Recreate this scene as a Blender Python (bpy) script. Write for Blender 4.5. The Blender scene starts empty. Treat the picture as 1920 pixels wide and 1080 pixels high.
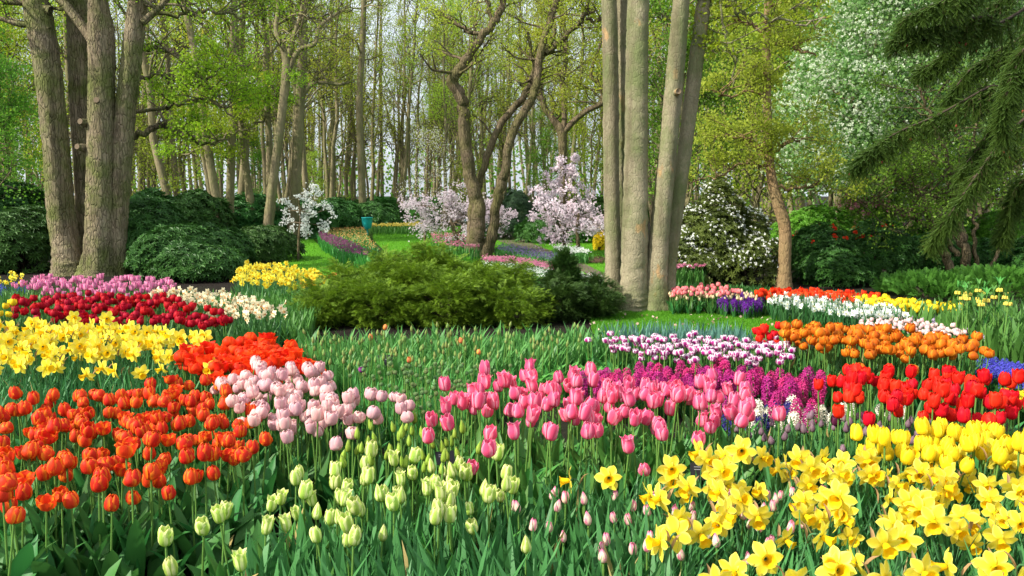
import bpy, math, random, re
import numpy as np
from mathutils import Vector

# ------------------------------------------------------------------ camera
S = bpy.context.scene
COL = S.collection
F = 1536.0                      # focal length in pixels of the 1920 wide photograph
EYE = np.array([0.0, 0.0, 1.5])
PITCH = math.atan(160.0 / F)
cam_data = bpy.data.cameras.new("camera")
cam = bpy.data.objects.new("camera", cam_data)
COL.objects.link(cam)
cam.location = EYE
cam.rotation_euler = (math.pi / 2 - PITCH, 0, 0)
cam_data.sensor_width = 36.0
cam_data.lens = 36.0 * F / 1920.0
cam_data.clip_start = 0.05
cam_data.clip_end = 1200.0
S.camera = cam

# ------------------------------------------------------------------ sky, sun, exposure
SUN_EL, SUN_AZ = math.radians(40), math.radians(242)     # azimuth clockwise from +Y: the sun stands behind the viewer's left shoulder
W = bpy.data.worlds.new("World")
S.world = W
W.use_nodes = True
wn, wl = W.node_tree.nodes, W.node_tree.links
wn.clear()
sky = wn.new("ShaderNodeTexSky")
sky.sky_type = 'NISHITA'
sky.sun_disc = False
sky.sun_elevation = SUN_EL
sky.sun_rotation = SUN_AZ
sky.air_density = 1.0
sky.dust_density = 5.0
sky.ozone_density = 1.0
bg = wn.new("ShaderNodeBackground")
bg.inputs['Strength'].default_value = 0.15
wo = wn.new("ShaderNodeOutputWorld")
tcw = wn.new("ShaderNodeTexCoord"); nzw = wn.new("ShaderNodeTexNoise"); nzw.inputs['Scale'].default_value = 2.2; nzw.inputs['Detail'].default_value = 6
mpw = wn.new("ShaderNodeMapping"); mpw.inputs['Scale'].default_value = (1, 1, 2.5)
wl.new(tcw.outputs['Generated'], mpw.inputs[0]); wl.new(mpw.outputs[0], nzw.inputs['Vector'])
rw = wn.new("ShaderNodeMapRange"); rw.inputs[1].default_value = .35; rw.inputs[2].default_value = .65; rw.inputs[3].default_value = .45; rw.inputs[4].default_value = .95
wl.new(nzw.outputs['Fac'], rw.inputs[0])
mw = wn.new("ShaderNodeMix"); mw.data_type = 'RGBA'; wl.new(rw.outputs[0], mw.inputs[0]); wl.new(sky.outputs[0], mw.inputs[6]); mw.inputs[7].default_value = (5.4, 5.9, 6.4, 1)   # thin bright cloud over the blue
wl.new(mw.outputs[2], bg.inputs[0])
wl.new(bg.outputs[0], wo.inputs[0])
sun_d = bpy.data.lights.new("sun", 'SUN')
sun_d.energy = 4.6
sun_d.angle = math.radians(0.6)
sun_d.color = (1.0, 0.94, 0.84)
sun = bpy.data.objects.new("sun", sun_d)
COL.objects.link(sun)
sdir = Vector((math.sin(SUN_AZ) * math.cos(SUN_EL), math.cos(SUN_AZ) * math.cos(SUN_EL), math.sin(SUN_EL)))
sun.rotation_euler = sdir.to_track_quat('Z', 'Y').to_euler()
S.view_settings.view_transform = 'Standard'
S.view_settings.look = 'None'
S.view_settings.gamma = 1.0
S.view_settings.exposure = 0.65
S.render.engine = 'CYCLES'
S.cycles.max_bounces = 6
S.cycles.diffuse_bounces = 3
S.cycles.glossy_bounces = 2
S.cycles.transmission_bounces = 4
S.cycles.transparent_max_bounces = 4
S.cycles.use_adaptive_sampling = True
S.cycles.adaptive_threshold = 0.02

# ------------------------------------------------------------------ helpers
def ray(px, py):
    c, s = math.cos(PITCH), math.sin(PITCH)
    x, y = px - 960.0, 540.0 - py
    return np.array([x, F * c + y * s, -F * s + y * c])

def on_z(px, py, z=0.0):
    """where the sight line through a photo pixel meets the level z"""
    d = ray(px, py)
    return EYE + d * ((z - EYE[2]) / d[2])

def at_y(px, py, y):
    d = ray(px, py)
    return EYE + d * (y / d[1])

def lin(h):
    h = h.lstrip('#')
    v = [int(h[i:i + 2], 16) / 255.0 for i in (0, 2, 4)]
    return tuple(x / 12.92 if x <= 0.04045 else ((x + 0.055) / 1.055) ** 2.4 for x in v)

def tag(o, label=None, cat=None, group=None, kind=None):
    if label: o["label"] = label
    if cat: o["category"] = cat
    if group: o["group"] = group
    if kind: o["kind"] = kind
    return o

class MB:
    """collects vertices, faces and uvs and builds ONE mesh"""
    def __init__(self):
        self.V, self.Q, self.T, self.U, self.n = [], [], [], [], 0
    def add(self, V, Fc, mat=0, U=None):
        V = np.asarray(V, float).reshape(-1, 3)
        Fc = np.asarray(Fc, int)
        if U is None: U = np.zeros((len(V), 2))
        (self.Q if Fc.shape[1] == 4 else self.T).append((Fc + self.n, mat))
        self.V.append(V); self.U.append(np.asarray(U, float)); self.n += len(V)
        return self
    def join(self, other, mats=None, xf=None):
        for V in other.V: pass
        V = np.concatenate(other.V); U = np.concatenate(other.U)
        if xf is not None: V = xf(V)
        for src, dst in ((other.Q, self.Q), (other.T, self.T)):
            for f, m in src: dst.append((f + self.n, m if mats is None else mats[m]))
        self.V.append(V); self.U.append(U); self.n += len(V)
        return self
    def mesh(self, name, mats, smooth=True):
        V = np.concatenate(self.V); U = np.concatenate(self.U)
        loops, starts, mi, k = [], [], [], 0
        for group, w in ((self.Q, 4), (self.T, 3)):
            for f, m in group:
                loops.append(f.ravel()); starts.append(k + w * np.arange(len(f))); k += f.size
                mi.append(np.full(len(f), m, np.int32))
        loops = np.concatenate(loops).astype(np.int32); starts = np.concatenate(starts).astype(np.int32); mi = np.concatenate(mi)
        me = bpy.data.meshes.new(name)
        me.vertices.add(len(V)); me.vertices.foreach_set("co", V.ravel().astype(np.float32))
        me.loops.add(len(loops)); me.loops.foreach_set("vertex_index", loops)
        me.polygons.add(len(starts)); me.polygons.foreach_set("loop_start", starts)
        me.polygons.foreach_set("material_index", mi)
        uv = me.uv_layers.new(name="uv")
        uv.data.foreach_set("uv", U[loops].ravel().astype(np.float32))
        me.update(calc_edges=True)
        me.polygons.foreach_set("use_smooth", np.full(len(starts), smooth))
        for m in (mats if isinstance(mats, (list, tuple)) else [mats]): me.materials.append(m)
        return me
    def build(self, name, mats, parent=None, smooth=True):
        o = bpy.data.objects.new(name, self.mesh(name, mats, smooth))
        COL.objects.link(o)
        if parent is not None: o.parent = parent
        return o

def empty(name, loc=(0, 0, 0), rz=0.0):
    o = bpy.data.objects.new(name, None)
    o.empty_display_size = 0.1
    COL.objects.link(o); o.location = loc; o.rotation_euler = (0, 0, rz)
    return o

def dup(root, kids):
    c = root.copy(); COL.objects.link(c)
    for k, subs in kids:
        d = k.copy(); COL.objects.link(d); d.parent = c
        for s in subs:
            e = s.copy(); COL.objects.link(e); e.parent = d
    return c

def grid_faces(nu, nv, closed=False):
    f = []
    for j in range(nv):
        for i in range(nu if closed else nu):
            a = j * (nu + (0 if closed else 1)) + i
            b = j * (nu + (0 if closed else 1)) + (i + 1) % (nu if closed else nu + 1)
            w = nu if closed else nu + 1
            f.append((a, b, b + w, a + w))
    return np.array(f)

def tube(mb, P, R, sides=6, mat=0, cap=True, rough=0.0, rng=None, fl=None):
    """a limb along the points P with radii R; fl(angle, z) may swell the ring"""
    P = np.asarray(P, float); R = np.asarray(R, float)
    n = len(P)
    T = np.gradient(P, axis=0) if n > 2 else np.repeat((P[1:] - P[:-1]), 2, 0)
    T /= np.linalg.norm(T, axis=1)[:, None] + 1e-9
    ref = np.array([0.0, 1.0, 0.0]) if abs(T[0][1]) < 0.8 else np.array([1.0, 0, 0])
    A = np.cross(T, ref); A /= np.linalg.norm(A, axis=1)[:, None] + 1e-9
    B = np.cross(T, A)
    th = np.arange(sides) * 2 * math.pi / sides
    rr = R[:, None] * np.ones((1, sides))
    if rough and rng is not None:
        q = rng.normal(0, 1, (n, sides)); q = (q + np.roll(q, 1, 1) + np.roll(q, -1, 1)) / 2
        rr = rr * (1 + rough * q)
    if fl is not None: rr = rr * fl(th[None, :], P[:, 2][:, None])
    V = P[:, None, :] + rr[..., None] * (np.cos(th)[None, :, None] * A[:, None, :] + np.sin(th)[None, :, None] * B[:, None, :])
    L = np.concatenate([[0], np.cumsum(np.linalg.norm(P[1:] - P[:-1], axis=1))])
    U = np.stack([np.broadcast_to(th / 6.283, (n, sides)), np.broadcast_to(L[:, None], (n, sides))], -1)
    mb.add(V.reshape(-1, 3), grid_faces(sides, n - 1, True), mat, U.reshape(-1, 2))
    if cap and R[-1] > 0.012:
        c = mb.n
        mb.add(np.vstack([V[-1], P[-1] + T[-1] * R[-1] * 0.3]), [(i, (i + 1) % sides, sides) for i in range(sides)], mat)

def smooth_path(pts, n):
    """Catmull-Rom through rows of (x, y, z, r)"""
    p = np.asarray(pts, float)
    if len(p) == 2:
        t = np.linspace(0, 1, n)[:, None]; return p[0] * (1 - t) + p[1] * t
    q = np.vstack([2 * p[0] - p[1], p, 2 * p[-1] - p[-2]])
    out = []
    ts = np.linspace(0, len(p) - 1 - 1e-6, n)
    for t in ts:
        i = int(t); u = t - i
        a, b, c, d = q[i], q[i + 1], q[i + 2], q[i + 3]
        out.append(0.5 * (2 * b + (c - a) * u + (2 * a - 5 * b + 4 * c - d) * u * u + (3 * b - a - 3 * c + d) * u ** 3))
    return np.array(out)

def rand_dirs(rng, n):
    v = rng.normal(0, 1, (n, 3)); return v / np.linalg.norm(v, axis=1)[:, None]

def frames(D, rng, roll=True):
    """rotation matrices (n,3,3) whose columns are side, normal and D"""
    D = D / (np.linalg.norm(D, axis=1)[:, None] + 1e-9)
    ref = np.where(np.abs(D[:, 2:3]) < 0.95, np.array([[0, 0, 1.0]]), np.array([[1.0, 0, 0]]))
    A = np.cross(ref, D); A /= np.linalg.norm(A, axis=1)[:, None]
    B = np.cross(D, A)
    if roll:
        a = rng.uniform(0, 2 * math.pi, len(D))[:, None] if roll is True else (rng.normal(0, roll, len(D)))[:, None]
        A, B = A * np.cos(a) + B * np.sin(a), -A * np.sin(a) + B * np.cos(a)
    return np.stack([A, B, D], axis=2)

def rep(mb, proto, C, M, sc, mat=None):
    """merge copies of a prototype (V, F, U, mat) at C with matrices M and scales sc"""
    V, Fc, U, m0 = proto
    k, nv = len(C), len(V)
    if k == 0: return
    out = np.einsum('kij,vj->kvi', M, V) * np.asarray(sc).reshape(-1, 1, 1) + C[:, None, :]
    FF = (Fc[None] + (np.arange(k) * nv)[:, None, None]).reshape(-1, Fc.shape[1])
    mb.add(out.reshape(-1, 3), FF, m0 if mat is None else mat, np.tile(U, (k, 1)))

KITE = (np.array([[0, 0, 0], [0.33, 0.06, 0.45], [0, 0, 1.0], [-0.33, 0.06, 0.45]]), np.array([[0, 1, 2, 3]]),
        np.array([[.5, 0], [1, .5], [.5, 1], [0, .5]]), 0)
WIDE = (KITE[0] * np.array([1.5, 1, 1]), KITE[1], KITE[2], 0)
SLIM = (KITE[0] * np.array([0.5, 1, 1]), KITE[1], KITE[2], 0)

def leaves(mb, C, size, rng, proto=KITE, up=0.0, mat=0, D=None):
    C = np.asarray(C, float)
    if len(C) == 0: return
    D = rand_dirs(rng, len(C)) if D is None else D
    D = D + np.array([0, 0, up])
    rep(mb, proto, C, frames(D, rng), rng.uniform(.65, 1.3, len(C)) * size, mat)

# ------------------------------------------------------------------ materials
def newmat(name):
    m = bpy.data.materials.new(name); m.use_nodes = True
    nt = m.node_tree; nt.nodes.clear()
    return m, nt

class NT:
    def __init__(self, nt): self.nt = nt
    def n(self, typ, **kw):
        x = self.nt.nodes.new(typ)
        for k, v in kw.items(): setattr(x, k, v)
        return x
    def l(self, a, b): self.nt.links.new(a, b)
    def ramp(self, fac, stops, interp='LINEAR'):
        r = self.n("ShaderNodeValToRGB"); e = r.color_ramp
        e.interpolation = interp
        while len(e.elements) > 1: e.elements.remove(e.elements[0])
        e.elements[0].position = stops[0][0]; e.elements[0].color = (*stops[0][1], 1)
        for p, c in stops[1:]:
            q = e.elements.new(p); q.color = (*c, 1)
        self.l(fac, r.inputs[0]); return r.outputs[0]
    def mix(self, fac, a, b, mode='MIX'):
        x = self.n("ShaderNodeMix", data_type='RGBA', blend_type=mode)
        for s, v in ((x.inputs[0], fac), (x.inputs[6], a), (x.inputs[7], b)):
            if isinstance(v, (int, float)): s.default_value = v
            elif isinstance(v, tuple): s.default_value = (*v, 1)
            else: self.l(v, s)
        return x.outputs[2]
    def math(self, op, a, b=None, clamp=False):
        x = self.n("ShaderNodeMath", operation=op); x.use_clamp = clamp
        for s, v in ((x.inputs[0], a), (x.inputs[1], b)):
            if v is None: continue
            if isinstance(v, (int, float)): s.default_value = v
            else: self.l(v, s)
        return x.outputs[0]
    def noise(self, vec, scale, detail=3.0, rough=.55):
        x = self.n("ShaderNodeTexNoise"); x.inputs['Scale'].default_value = scale
        x.inputs['Detail'].default_value = detail; x.inputs['Roughness'].default_value = rough
        if vec is not None: self.l(vec, x.inputs['Vector'])
        return x.outputs['Fac']
    def mapped(self, vec, scale):
        x = self.n("ShaderNodeMapping"); x.inputs['Scale'].default_value = scale
        self.l(vec, x.inputs['Vector']); return x.outputs[0]
    def hsv(self, col, h=None, s=None, v=None):
        x = self.n("ShaderNodeHueSaturation")
        if isinstance(col, tuple): x.inputs['Color'].default_value = (*col, 1)
        else: self.l(col, x.inputs['Color'])
        for k, val in (('Hue', h), ('Saturation', s), ('Value', v)):
            if val is None: continue
            if isinstance(val, (int, float)): x.inputs[k].default_value = val
            else: self.l(val, x.inputs[k])
        return x.outputs[0]
    def span(self, fac, lo, hi):
        x = self.n("ShaderNodeMapRange"); self.l(fac, x.inputs[0])
        x.inputs[3].default_value = lo; x.inputs[4].default_value = hi
        return x.outputs[0]

def finish(g, col, rough=.5, trans=0.0, bump=None, bstr=.3, bdist=.01, spec=.3, tcol=None):
    p = g.n("ShaderNodeBsdfPrincipled")
    g.l(col, p.inputs['Base Color']) if not isinstance(col, tuple) else setattr(p.inputs['Base Color'], 'default_value', (*col, 1))
    p.inputs['Roughness'].default_value = rough
    p.inputs['Specular IOR Level'].default_value = spec
    if bump is not None:
        b = g.n("ShaderNodeBump"); b.inputs['Strength'].default_value = bstr; b.inputs['Distance'].default_value = bdist
        g.l(bump, b.inputs['Height']); g.l(b.outputs[0], p.inputs['Normal'])
    out = g.n("ShaderNodeOutputMaterial")
    if trans > 0:
        t = g.n("ShaderNodeBsdfTranslucent")
        tc = tcol if tcol is not None else col
        g.l(tc, t.inputs[0]) if not isinstance(tc, tuple) else setattr(t.inputs[0], 'default_value', (*tc, 1))
        m = g.n("ShaderNodeMixShader"); m.inputs[0].default_value = trans
        g.l(p.outputs[0], m.inputs[1]); g.l(t.outputs[0], m.inputs[2]); g.l(m.outputs[0], out.inputs[0])
    else: g.l(p.outputs[0], out.inputs[0])

def leaf_mat(name, a, b, trans=.35, rough=.5, clump=1.2, spec=.3, hue=.02, ribs=0.0, dead=0.0):
    """foliage: each leaf takes its own shade between a and b, with slow drift through the crown"""
    m, nt = newmat(name); g = NT(nt)
    geo = g.n("ShaderNodeNewGeometry"); tc = g.n("ShaderNodeTexCoord"); oi = g.n("ShaderNodeObjectInfo")
    nz = g.noise(tc.outputs['Object'], clump, 2.0)
    f = g.math('ADD', g.math('MULTIPLY', geo.outputs['Random Per Island'], .6), g.math('MULTIPLY', g.span(nz, -.5, 1.3), .6), True)
    c = g.mix(f, a, b)
    c = g.hsv(c, h=g.span(oi.outputs['Random'], .5 - hue, .5 + hue), v=g.span(oi.outputs['Random'], .85, 1.15))
    if ribs:
        uv = g.n("ShaderNodeUVMap"); 
        st = g.noise(g.mapped(uv.outputs[0], (26, 1.2, 1)), 1.0, 2.0)
        c = g.hsv(c, v=g.span(st, 1 - ribs, 1 + ribs))
    if dead: c = g.mix(g.math('GREATER_THAN', geo.outputs['Random Per Island'], 1 - dead), c, (.42, .33, .12))
    finish(g, c, rough, trans, spec=spec)
    return m

def petal_mat(name, center, edge=None, base=None, tip=None, edge_lo=.45, edge_hi=.95, base_to=.3, tip_from=.75, trans=.3, rough=.55, vary=.12, hue=.005, streak=.2):
    m, nt = newmat(name); g = NT(nt)
    uv = g.n("ShaderNodeUVMap"); sp = g.n("ShaderNodeSeparateXYZ"); g.l(uv.outputs[0], sp.inputs[0])
    oi = g.n("ShaderNodeObjectInfo"); geo = g.n("ShaderNodeNewGeometry")
    u = g.math('ABSOLUTE', g.math('MULTIPLY', g.math('SUBTRACT', sp.outputs[0], .5), 2.0))
    st = g.noise(g.mapped(uv.outputs[0], (16, 1.5, 1)), 1.0, 3.0)
    u = g.math('ADD', u, g.span(st, -.22, .22))
    c = center
    if edge: c = g.mix(g.ramp(u, [(edge_lo, (0, 0, 0)), (edge_hi, (1, 1, 1))], 'EASE'), c, edge)
    v = g.math('ADD', sp.outputs[1], g.span(st, -.12, .12))
    if base: c = g.mix(g.ramp(v, [(0.02, (1, 1, 1)), (base_to, (0, 0, 0))], 'EASE'), c, base)
    if tip: c = g.mix(g.ramp(v, [(tip_from, (0, 0, 0)), (1.0, (1, 1, 1))], 'EASE'), c, tip)
    c = g.hsv(c, v=g.span(st, 1 - streak, 1 + streak))
    c = g.hsv(c, h=g.span(oi.outputs['Random'], .5 - hue, .5 + hue), v=g.math('MULTIPLY', g.span(oi.outputs['Random'], 1 - vary, 1 + vary), g.span(geo.outputs['Random Per Island'], .92, 1.08)))
    finish(g, c, rough, trans, spec=.15)
    return m

def bark_mat(name, a, b, crack, moss=None, moss_amt=.5, vscale=(9, 9, 2.2), bstr=.6, bdist=.02, patch=None, lines=.6):
    m, nt = newmat(name); g = NT(nt)
    tc = g.n("ShaderNodeTexCoord"); o = tc.outputs['Object']
    mp = g.mapped(o, vscale)
    warp = g.n("ShaderNodeTexNoise"); warp.inputs['Scale'].default_value = 2.0; g.l(mp, warp.inputs['Vector'])
    wv = g.mix(.25, mp, warp.outputs['Color'])
    vo = g.n("ShaderNodeTexVoronoi", feature='DISTANCE_TO_EDGE'); vo.inputs['Scale'].default_value = 2.4; g.l(wv, vo.inputs['Vector'])
    n1 = g.noise(g.mapped(o, (1, 1, .45)), 3.0, 5.0, .65); n2 = g.noise(mp, 5.0, 5.0, .65)
    c = g.mix(g.ramp(n1, [(.3, (0, 0, 0)), (.7, (1, 1, 1))]), a, b)
    c = g.mix(g.math('MULTIPLY', g.ramp(n2, [(.45, (0, 0, 0)), (.75, (1, 1, 1))]), .55), c, crack)
    c = g.mix(g.math('MULTIPLY', g.ramp(vo.outputs['Distance'], [(.0, (lines, lines, lines)), (.07, (0, 0, 0))]), g.ramp(g.noise(o, 1.7, 4.0), [(.4, (.1, .1, .1)), (.6, (1, 1, 1))])), c, crack)
    if patch: c = g.mix(g.ramp(g.noise(g.mapped(o, (1, 1, .55)), 3.1, 5.0, .6), [(.62, (0, 0, 0)), (.66, (1, 1, 1))]), c, patch)
    if moss:
        c = g.mix(g.math('MULTIPLY', g.ramp(g.noise(o, 1.5, 6.0, .65), [(.42, (0, 0, 0)), (.62, (1, 1, 1))]), moss_amt), c, moss)
    c = g.mix(g.math('MULTIPLY', g.ramp(g.noise(g.mapped(o, (3.2, 3.2, .35)), 1.6, 4.0, .6), [(.5, (0, 0, 0)), (.68, (1, 1, 1))]), .6), c, crack)   # rain streaks
    h = g.math('ADD', g.math('MULTIPLY', g.ramp(vo.outputs['Distance'], [(0, (0, 0, 0)), (.12, (1, 1, 1))]), .7), g.math('MULTIPLY', n2, .8))
    finish(g, c, .9, bump=h, bstr=bstr, bdist=bdist, spec=.1)
    return m

def plain(name, col, rough=.6, noise=0.15, scale=8.0, bstr=0.0, trans=0.0, spec=.3):
    m, nt = newmat(name); g = NT(nt)
    tc = g.n("ShaderNodeTexCoord"); n = g.noise(tc.outputs['Object'], scale, 4.0)
    c = g.hsv(col, v=g.span(n, 1 - noise, 1 + noise))
    finish(g, c, rough, trans, bump=n if bstr else None, bstr=bstr, spec=spec)
    return m

def soil_mat():
    m, nt = newmat("dark garden soil"); g = NT(nt)
    tc = g.n("ShaderNodeTexCoord"); o = tc.outputs['Object']
    a = g.noise(o, 14, 8, .7); b = g.noise(o, 60, 4, .7); w = g.noise(o, .35, 3)
    c = g.ramp(a, [(.3, (.008, .0065, .005)), (.55, (.022, .017, .013)), (.78, (.05, .04, .03))])
    c = g.mix(g.math('MULTIPLY', g.ramp(w, [(.45, (0, 0, 0)), (.62, (1, 1, 1))]), .35), c, (.03, .045, .015))
    finish(g, c, .95, bump=g.math('ADD', a, g.math('MULTIPLY', b, .5)), bstr=1.0, bdist=.03, spec=.1)
    return m

def lawn_mat():
    m, nt = newmat("mown lawn"); g = NT(nt)
    tc = g.n("ShaderNodeTexCoord"); o = tc.outputs['Object']
    a = g.noise(o, 45, 5, .75); b = g.noise(o, 1.3, 4)
    c = g.ramp(a, [(.3, (.05, .18, .006)), (.6, (.11, .34, .010)), (.85, (.22, .48, .03))])
    c = g.mix(g.ramp(b, [(.35, (0, 0, 0)), (.7, (.6, .6, .6))]), c, (.07, .22, .008))
    finish(g, c, .85, bump=a, bstr=.8, bdist=.03, spec=.15)
    return m
M_soil, M_lawn = soil_mat(), lawn_mat()
M_tleaf = leaf_mat("tulip leaf", (.026, .12, .026), (.07, .25, .05), .25, .5, ribs=.2, dead=.015)
M_tleaf_l = leaf_mat("light tulip leaf", (.05, .18, .03), (.11, .31, .06), .28, .45, ribs=.15)
M_tleaf_m = leaf_mat("fresh tulip leaf", (.05, .20, .04), (.13, .36, .08), .3, .45, ribs=.15)
M_lf_grey = leaf_mat("pale grey green leaf", (.08, .20, .04), (.28, .44, .14), .45, .55)
M_tleaf_b = leaf_mat("bright broad leaf", (.08, .24, .04), (.16, .40, .08), .3, .45, ribs=.15)
M_dleaf = leaf_mat("daffodil leaf", (.034, .13, .034), (.09, .26, .07), .25, .5, ribs=.2, dead=.02)
M_teal = leaf_mat("blue green leaf", (.045, .14, .10), (.12, .26, .18), .2, .5, ribs=.15)
M_stem = plain("flower stem", (.13, .27, .05), .5, .2, 20, trans=.15)
M_stem_d = plain("daffodil stem", (.06, .17, .06), .5, .2, 20, trans=.15)
M_spathe = plain("papery spathe", (.36, .22, .10), .8, .3, 40, trans=.2)

M_or = petal_mat("orange red tulip petal", (.72, .045, .015), edge=(.95, .27, .018), edge_lo=.36, edge_hi=1.0, base=(.75, .16, .02), trans=.28)
M_pp = petal_mat("pale pink tulip petal", (.76, .43, .44), edge=(.88, .64, .58), base=(.80, .66, .52), edge_lo=.35, trans=.3, hue=.02)
M_pk = petal_mat("pink tulip petal", (.84, .10, .22), edge=(.95, .38, .50), base=(.70, .10, .14), edge_lo=.3, trans=.32)
M_li = petal_mat("lime tulip petal", (.42, .60, .10), edge=(.90, .92, .42), base=(.30, .48, .06), tip=(.85, .86, .35), edge_lo=.2, edge_hi=.7, trans=.35, base_to=.5)
M_bud = petal_mat("green tulip bud", (.30, .45, .05), edge=(.45, .58, .10), base=(.18, .34, .04), tip=(.42, .5, .12), trans=.25)
M_ye = petal_mat("yellow tulip petal", (.90, .68, .015), edge=(.95, .78, .05), trans=.3)
M_rd = petal_mat("red tulip petal", (.78, .010, .008), edge=(.88, .035, .02), trans=.3)
M_vm = petal_mat("vermilion tulip petal", (.85, .045, .008), edge=(.92, .10, .012), trans=.3)
M_dr = petal_mat("crimson tulip petal", (.42, .004, .016), edge=(.55, .012, .03), trans=.25)
M_lp = petal_mat("lilac pink tulip petal", (.70, .17, .38), edge=(.86, .48, .58), base=(.85, .7, .6), edge_lo=.3, trans=.3)
M_pw = petal_mat("purple and white tulip petal", (.38, .02, .20), edge=(.88, .74, .80), tip=(.90, .82, .86), edge_lo=.35, edge_hi=.75, tip_from=.6, trans=.25)
M_ob = petal_mat("burnt orange tulip petal", (.62, .14, .008), edge=(.85, .32, .02), trans=.28)
M_dp = petal_mat("dark plum tulip petal", (.07, .008, .03), edge=(.14, .03, .07), trans=.1)
M_gp = petal_mat("dusky purple bud", (.17, .10, .13), edge=(.22, .17, .16), base=(.15, .22, .08), trans=.1)
M_pc = petal_mat("pink and cream bud", (.88, .76, .55), edge=(.88, .20, .40), tip=(.88, .22, .42), tip_from=.6, base=(.85, .80, .5), edge_lo=.3, trans=.3)
M_tb = petal_mat("tan green bud", (.22, .33, .08), edge=(.36, .30, .13), base=(.22, .36, .08), trans=.2, hue=.03)
M_oy = petal_mat("orange flushed bud", (.80, .22, .10), edge=(.90, .60, .08), trans=.25)
M_rs = petal_mat("rose back tulip petal", (.80, .18, .20), edge=(.90, .40, .36), trans=.28)
M_pwm = petal_mat("pale pink and white tulip petal", (.82, .55, .52), edge=(.85, .80, .72), base=(.7, .75, .5), trans=.28, hue=.03)
M_ly = petal_mat("soft yellow blossom", (.88, .72, .10), edge=(.92, .80, .2), trans=.3)

M_dy = petal_mat("yellow daffodil petal", (.93, .80, .06), edge=(.94, .84, .16), base=(.80, .68, .03), tip=(.72, .50, .14), tip_from=.93, trans=.35, streak=.1)
M_dt = petal_mat("golden daffodil trumpet", (.92, .60, .010), edge=(.94, .68, .02), tip=(.95, .70, .03), base=(.55, .36, .01), trans=.3)
M_cw = petal_mat("cream daffodil petal", (.90, .78, .50), edge=(.92, .84, .6), trans=.3)
M_ct = petal_mat("peach daffodil cup", (.92, .50, .22), trans=.3)
M_ww = petal_mat("white daffodil petal", (.85, .90, .86), trans=.3)
M_wt = petal_mat("lemon daffodil cup", (.88, .85, .55), trans=.3)
M_hy = petal_mat("magenta hyacinth floret", (.44, .018, .17), edge=(.62, .09, .32), trans=.2, vary=.2, hue=.02)
M_hw = petal_mat("white hyacinth floret", (.85, .82, .66), trans=.25)
M_hv = petal_mat("violet hyacinth floret", (.10, .012, .22), edge=(.2, .04, .34), trans=.15, vary=.2)
M_hb = petal_mat("navy hyacinth floret", (.03, .02, .16), edge=(.08, .05, .3), trans=.15)
M_hl = petal_mat("lavender hyacinth floret", (.50, .42, .58), edge=(.7, .62, .74), trans=.2)
M_mu = petal_mat("blue grape hyacinth bell", (.07, .07, .50), edge=(.16, .16, .72), trans=.15, vary=.2)
M_al = petal_mat("allium bud", (.18, .30, .10), edge=(.34, .38, .22), trans=.1, hue=.04)

M_barkL = bark_mat("rugged mossy bark", (.23, .18, .11), (.36, .30, .195), (.06, .048, .03), moss=(.115, .15, .03), moss_amt=.8, bstr=1.0, bdist=.035)
M_barkR = bark_mat("smooth tan bark", (.19, .175, .105), (.38, .33, .215), (.10, .08, .05), moss=(.125, .16, .055), moss_amt=.8, vscale=(13, 13, 6), bstr=.6, bdist=.010, patch=(.40, .26, .13), lines=.45)
M_barkO = bark_mat("dark ridged bark", (.16, .12, .075), (.25, .19, .12), (.05, .038, .025), moss=(.11, .12, .025), moss_amt=.6, bstr=1.0, bdist=.03)
M_barkF = bark_mat("grey brown forest bark", (.20, .165, .095), (.32, .27, .16), (.09, .075, .045), moss=(.15, .17, .05), moss_amt=.5, vscale=(6, 6, 1.5), bstr=.4)
M_barkS = bark_mat("ochre bark", (.26, .17, .08), (.33, .23, .12), (.12, .08, .045), moss=(.15, .15, .05), moss_amt=.3, vscale=(9, 9, 3), bstr=.6)
M_twig = plain("twig", (.055, .042, .026), .9, .2)
M_cut = plain("sawn branch stub", (.15, .11, .065), .8, .2, 30)

M_lf_spring = leaf_mat("fresh spring leaf", (.18, .32, .012), (.40, .56, .03), .6, .55)
M_lf_far = leaf_mat("young forest leaf", (.27, .38, .02), (.52, .60, .07), .62, .6, clump=.5, hue=.03)
M_lf_olive = leaf_mat("olive young leaf", (.26, .34, .025), (.50, .56, .07), .6, .6, clump=.5, hue=.03)
M_lf_mid = leaf_mat("mid green leaf", (.025, .09, .012), (.08, .22, .03), .35, .5)
M_lf_lush = leaf_mat("lush green leaf", (.08, .21, .015), (.22, .42, .04), .5, .5)
M_lf_rhodo = leaf_mat("rhododendron leaf", (.020, .075, .014), (.07, .19, .034), .15, .5, clump=2.5, spec=.25)
M_lf_cam = leaf_mat("camellia leaf", (.016, .07, .014), (.06, .18, .026), .2, .5, clump=3, spec=.25)
M_lf_fern = leaf_mat("feathery light leaf", (.05, .17, .02), (.12, .32, .04), .35, .6, clump=3)
M_jun = leaf_mat("juniper scale leaf", (.020, .080, .009), (.28, .44, .025), .28, .6, clump=7)
M_jun_d = leaf_mat("dark juniper scale leaf", (.016, .06, .012), (.065, .16, .022), .2, .6, clump=4)
M_yew = leaf_mat("dark conifer leaf", (.008, .035, .010), (.02, .07, .018), .15, .6)
M_spr = leaf_mat("spruce needle", (.030, .080, .012), (.12, .21, .03), .2, .5, clump=2.5)
M_cone = plain("young red cone", (.28, .035, .03), .6, .3, 40)
M_bl_pink = leaf_mat("pale pink blossom", (.82, .66, .74), (.95, .90, .93), .35, .6, hue=.01)
M_bl_white = leaf_mat("white blossom", (.72, .76, .70), (.92, .92, .90), .3, .6, hue=.01)
M_bl_green = leaf_mat("greenish white blossom", (.50, .60, .38), (.80, .86, .70), .35, .6, hue=.01)
M_bl_red = leaf_mat("red camellia petal", (.50, .005, .005), (.75, .02, .01), .2, .5, hue=.01)
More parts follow.
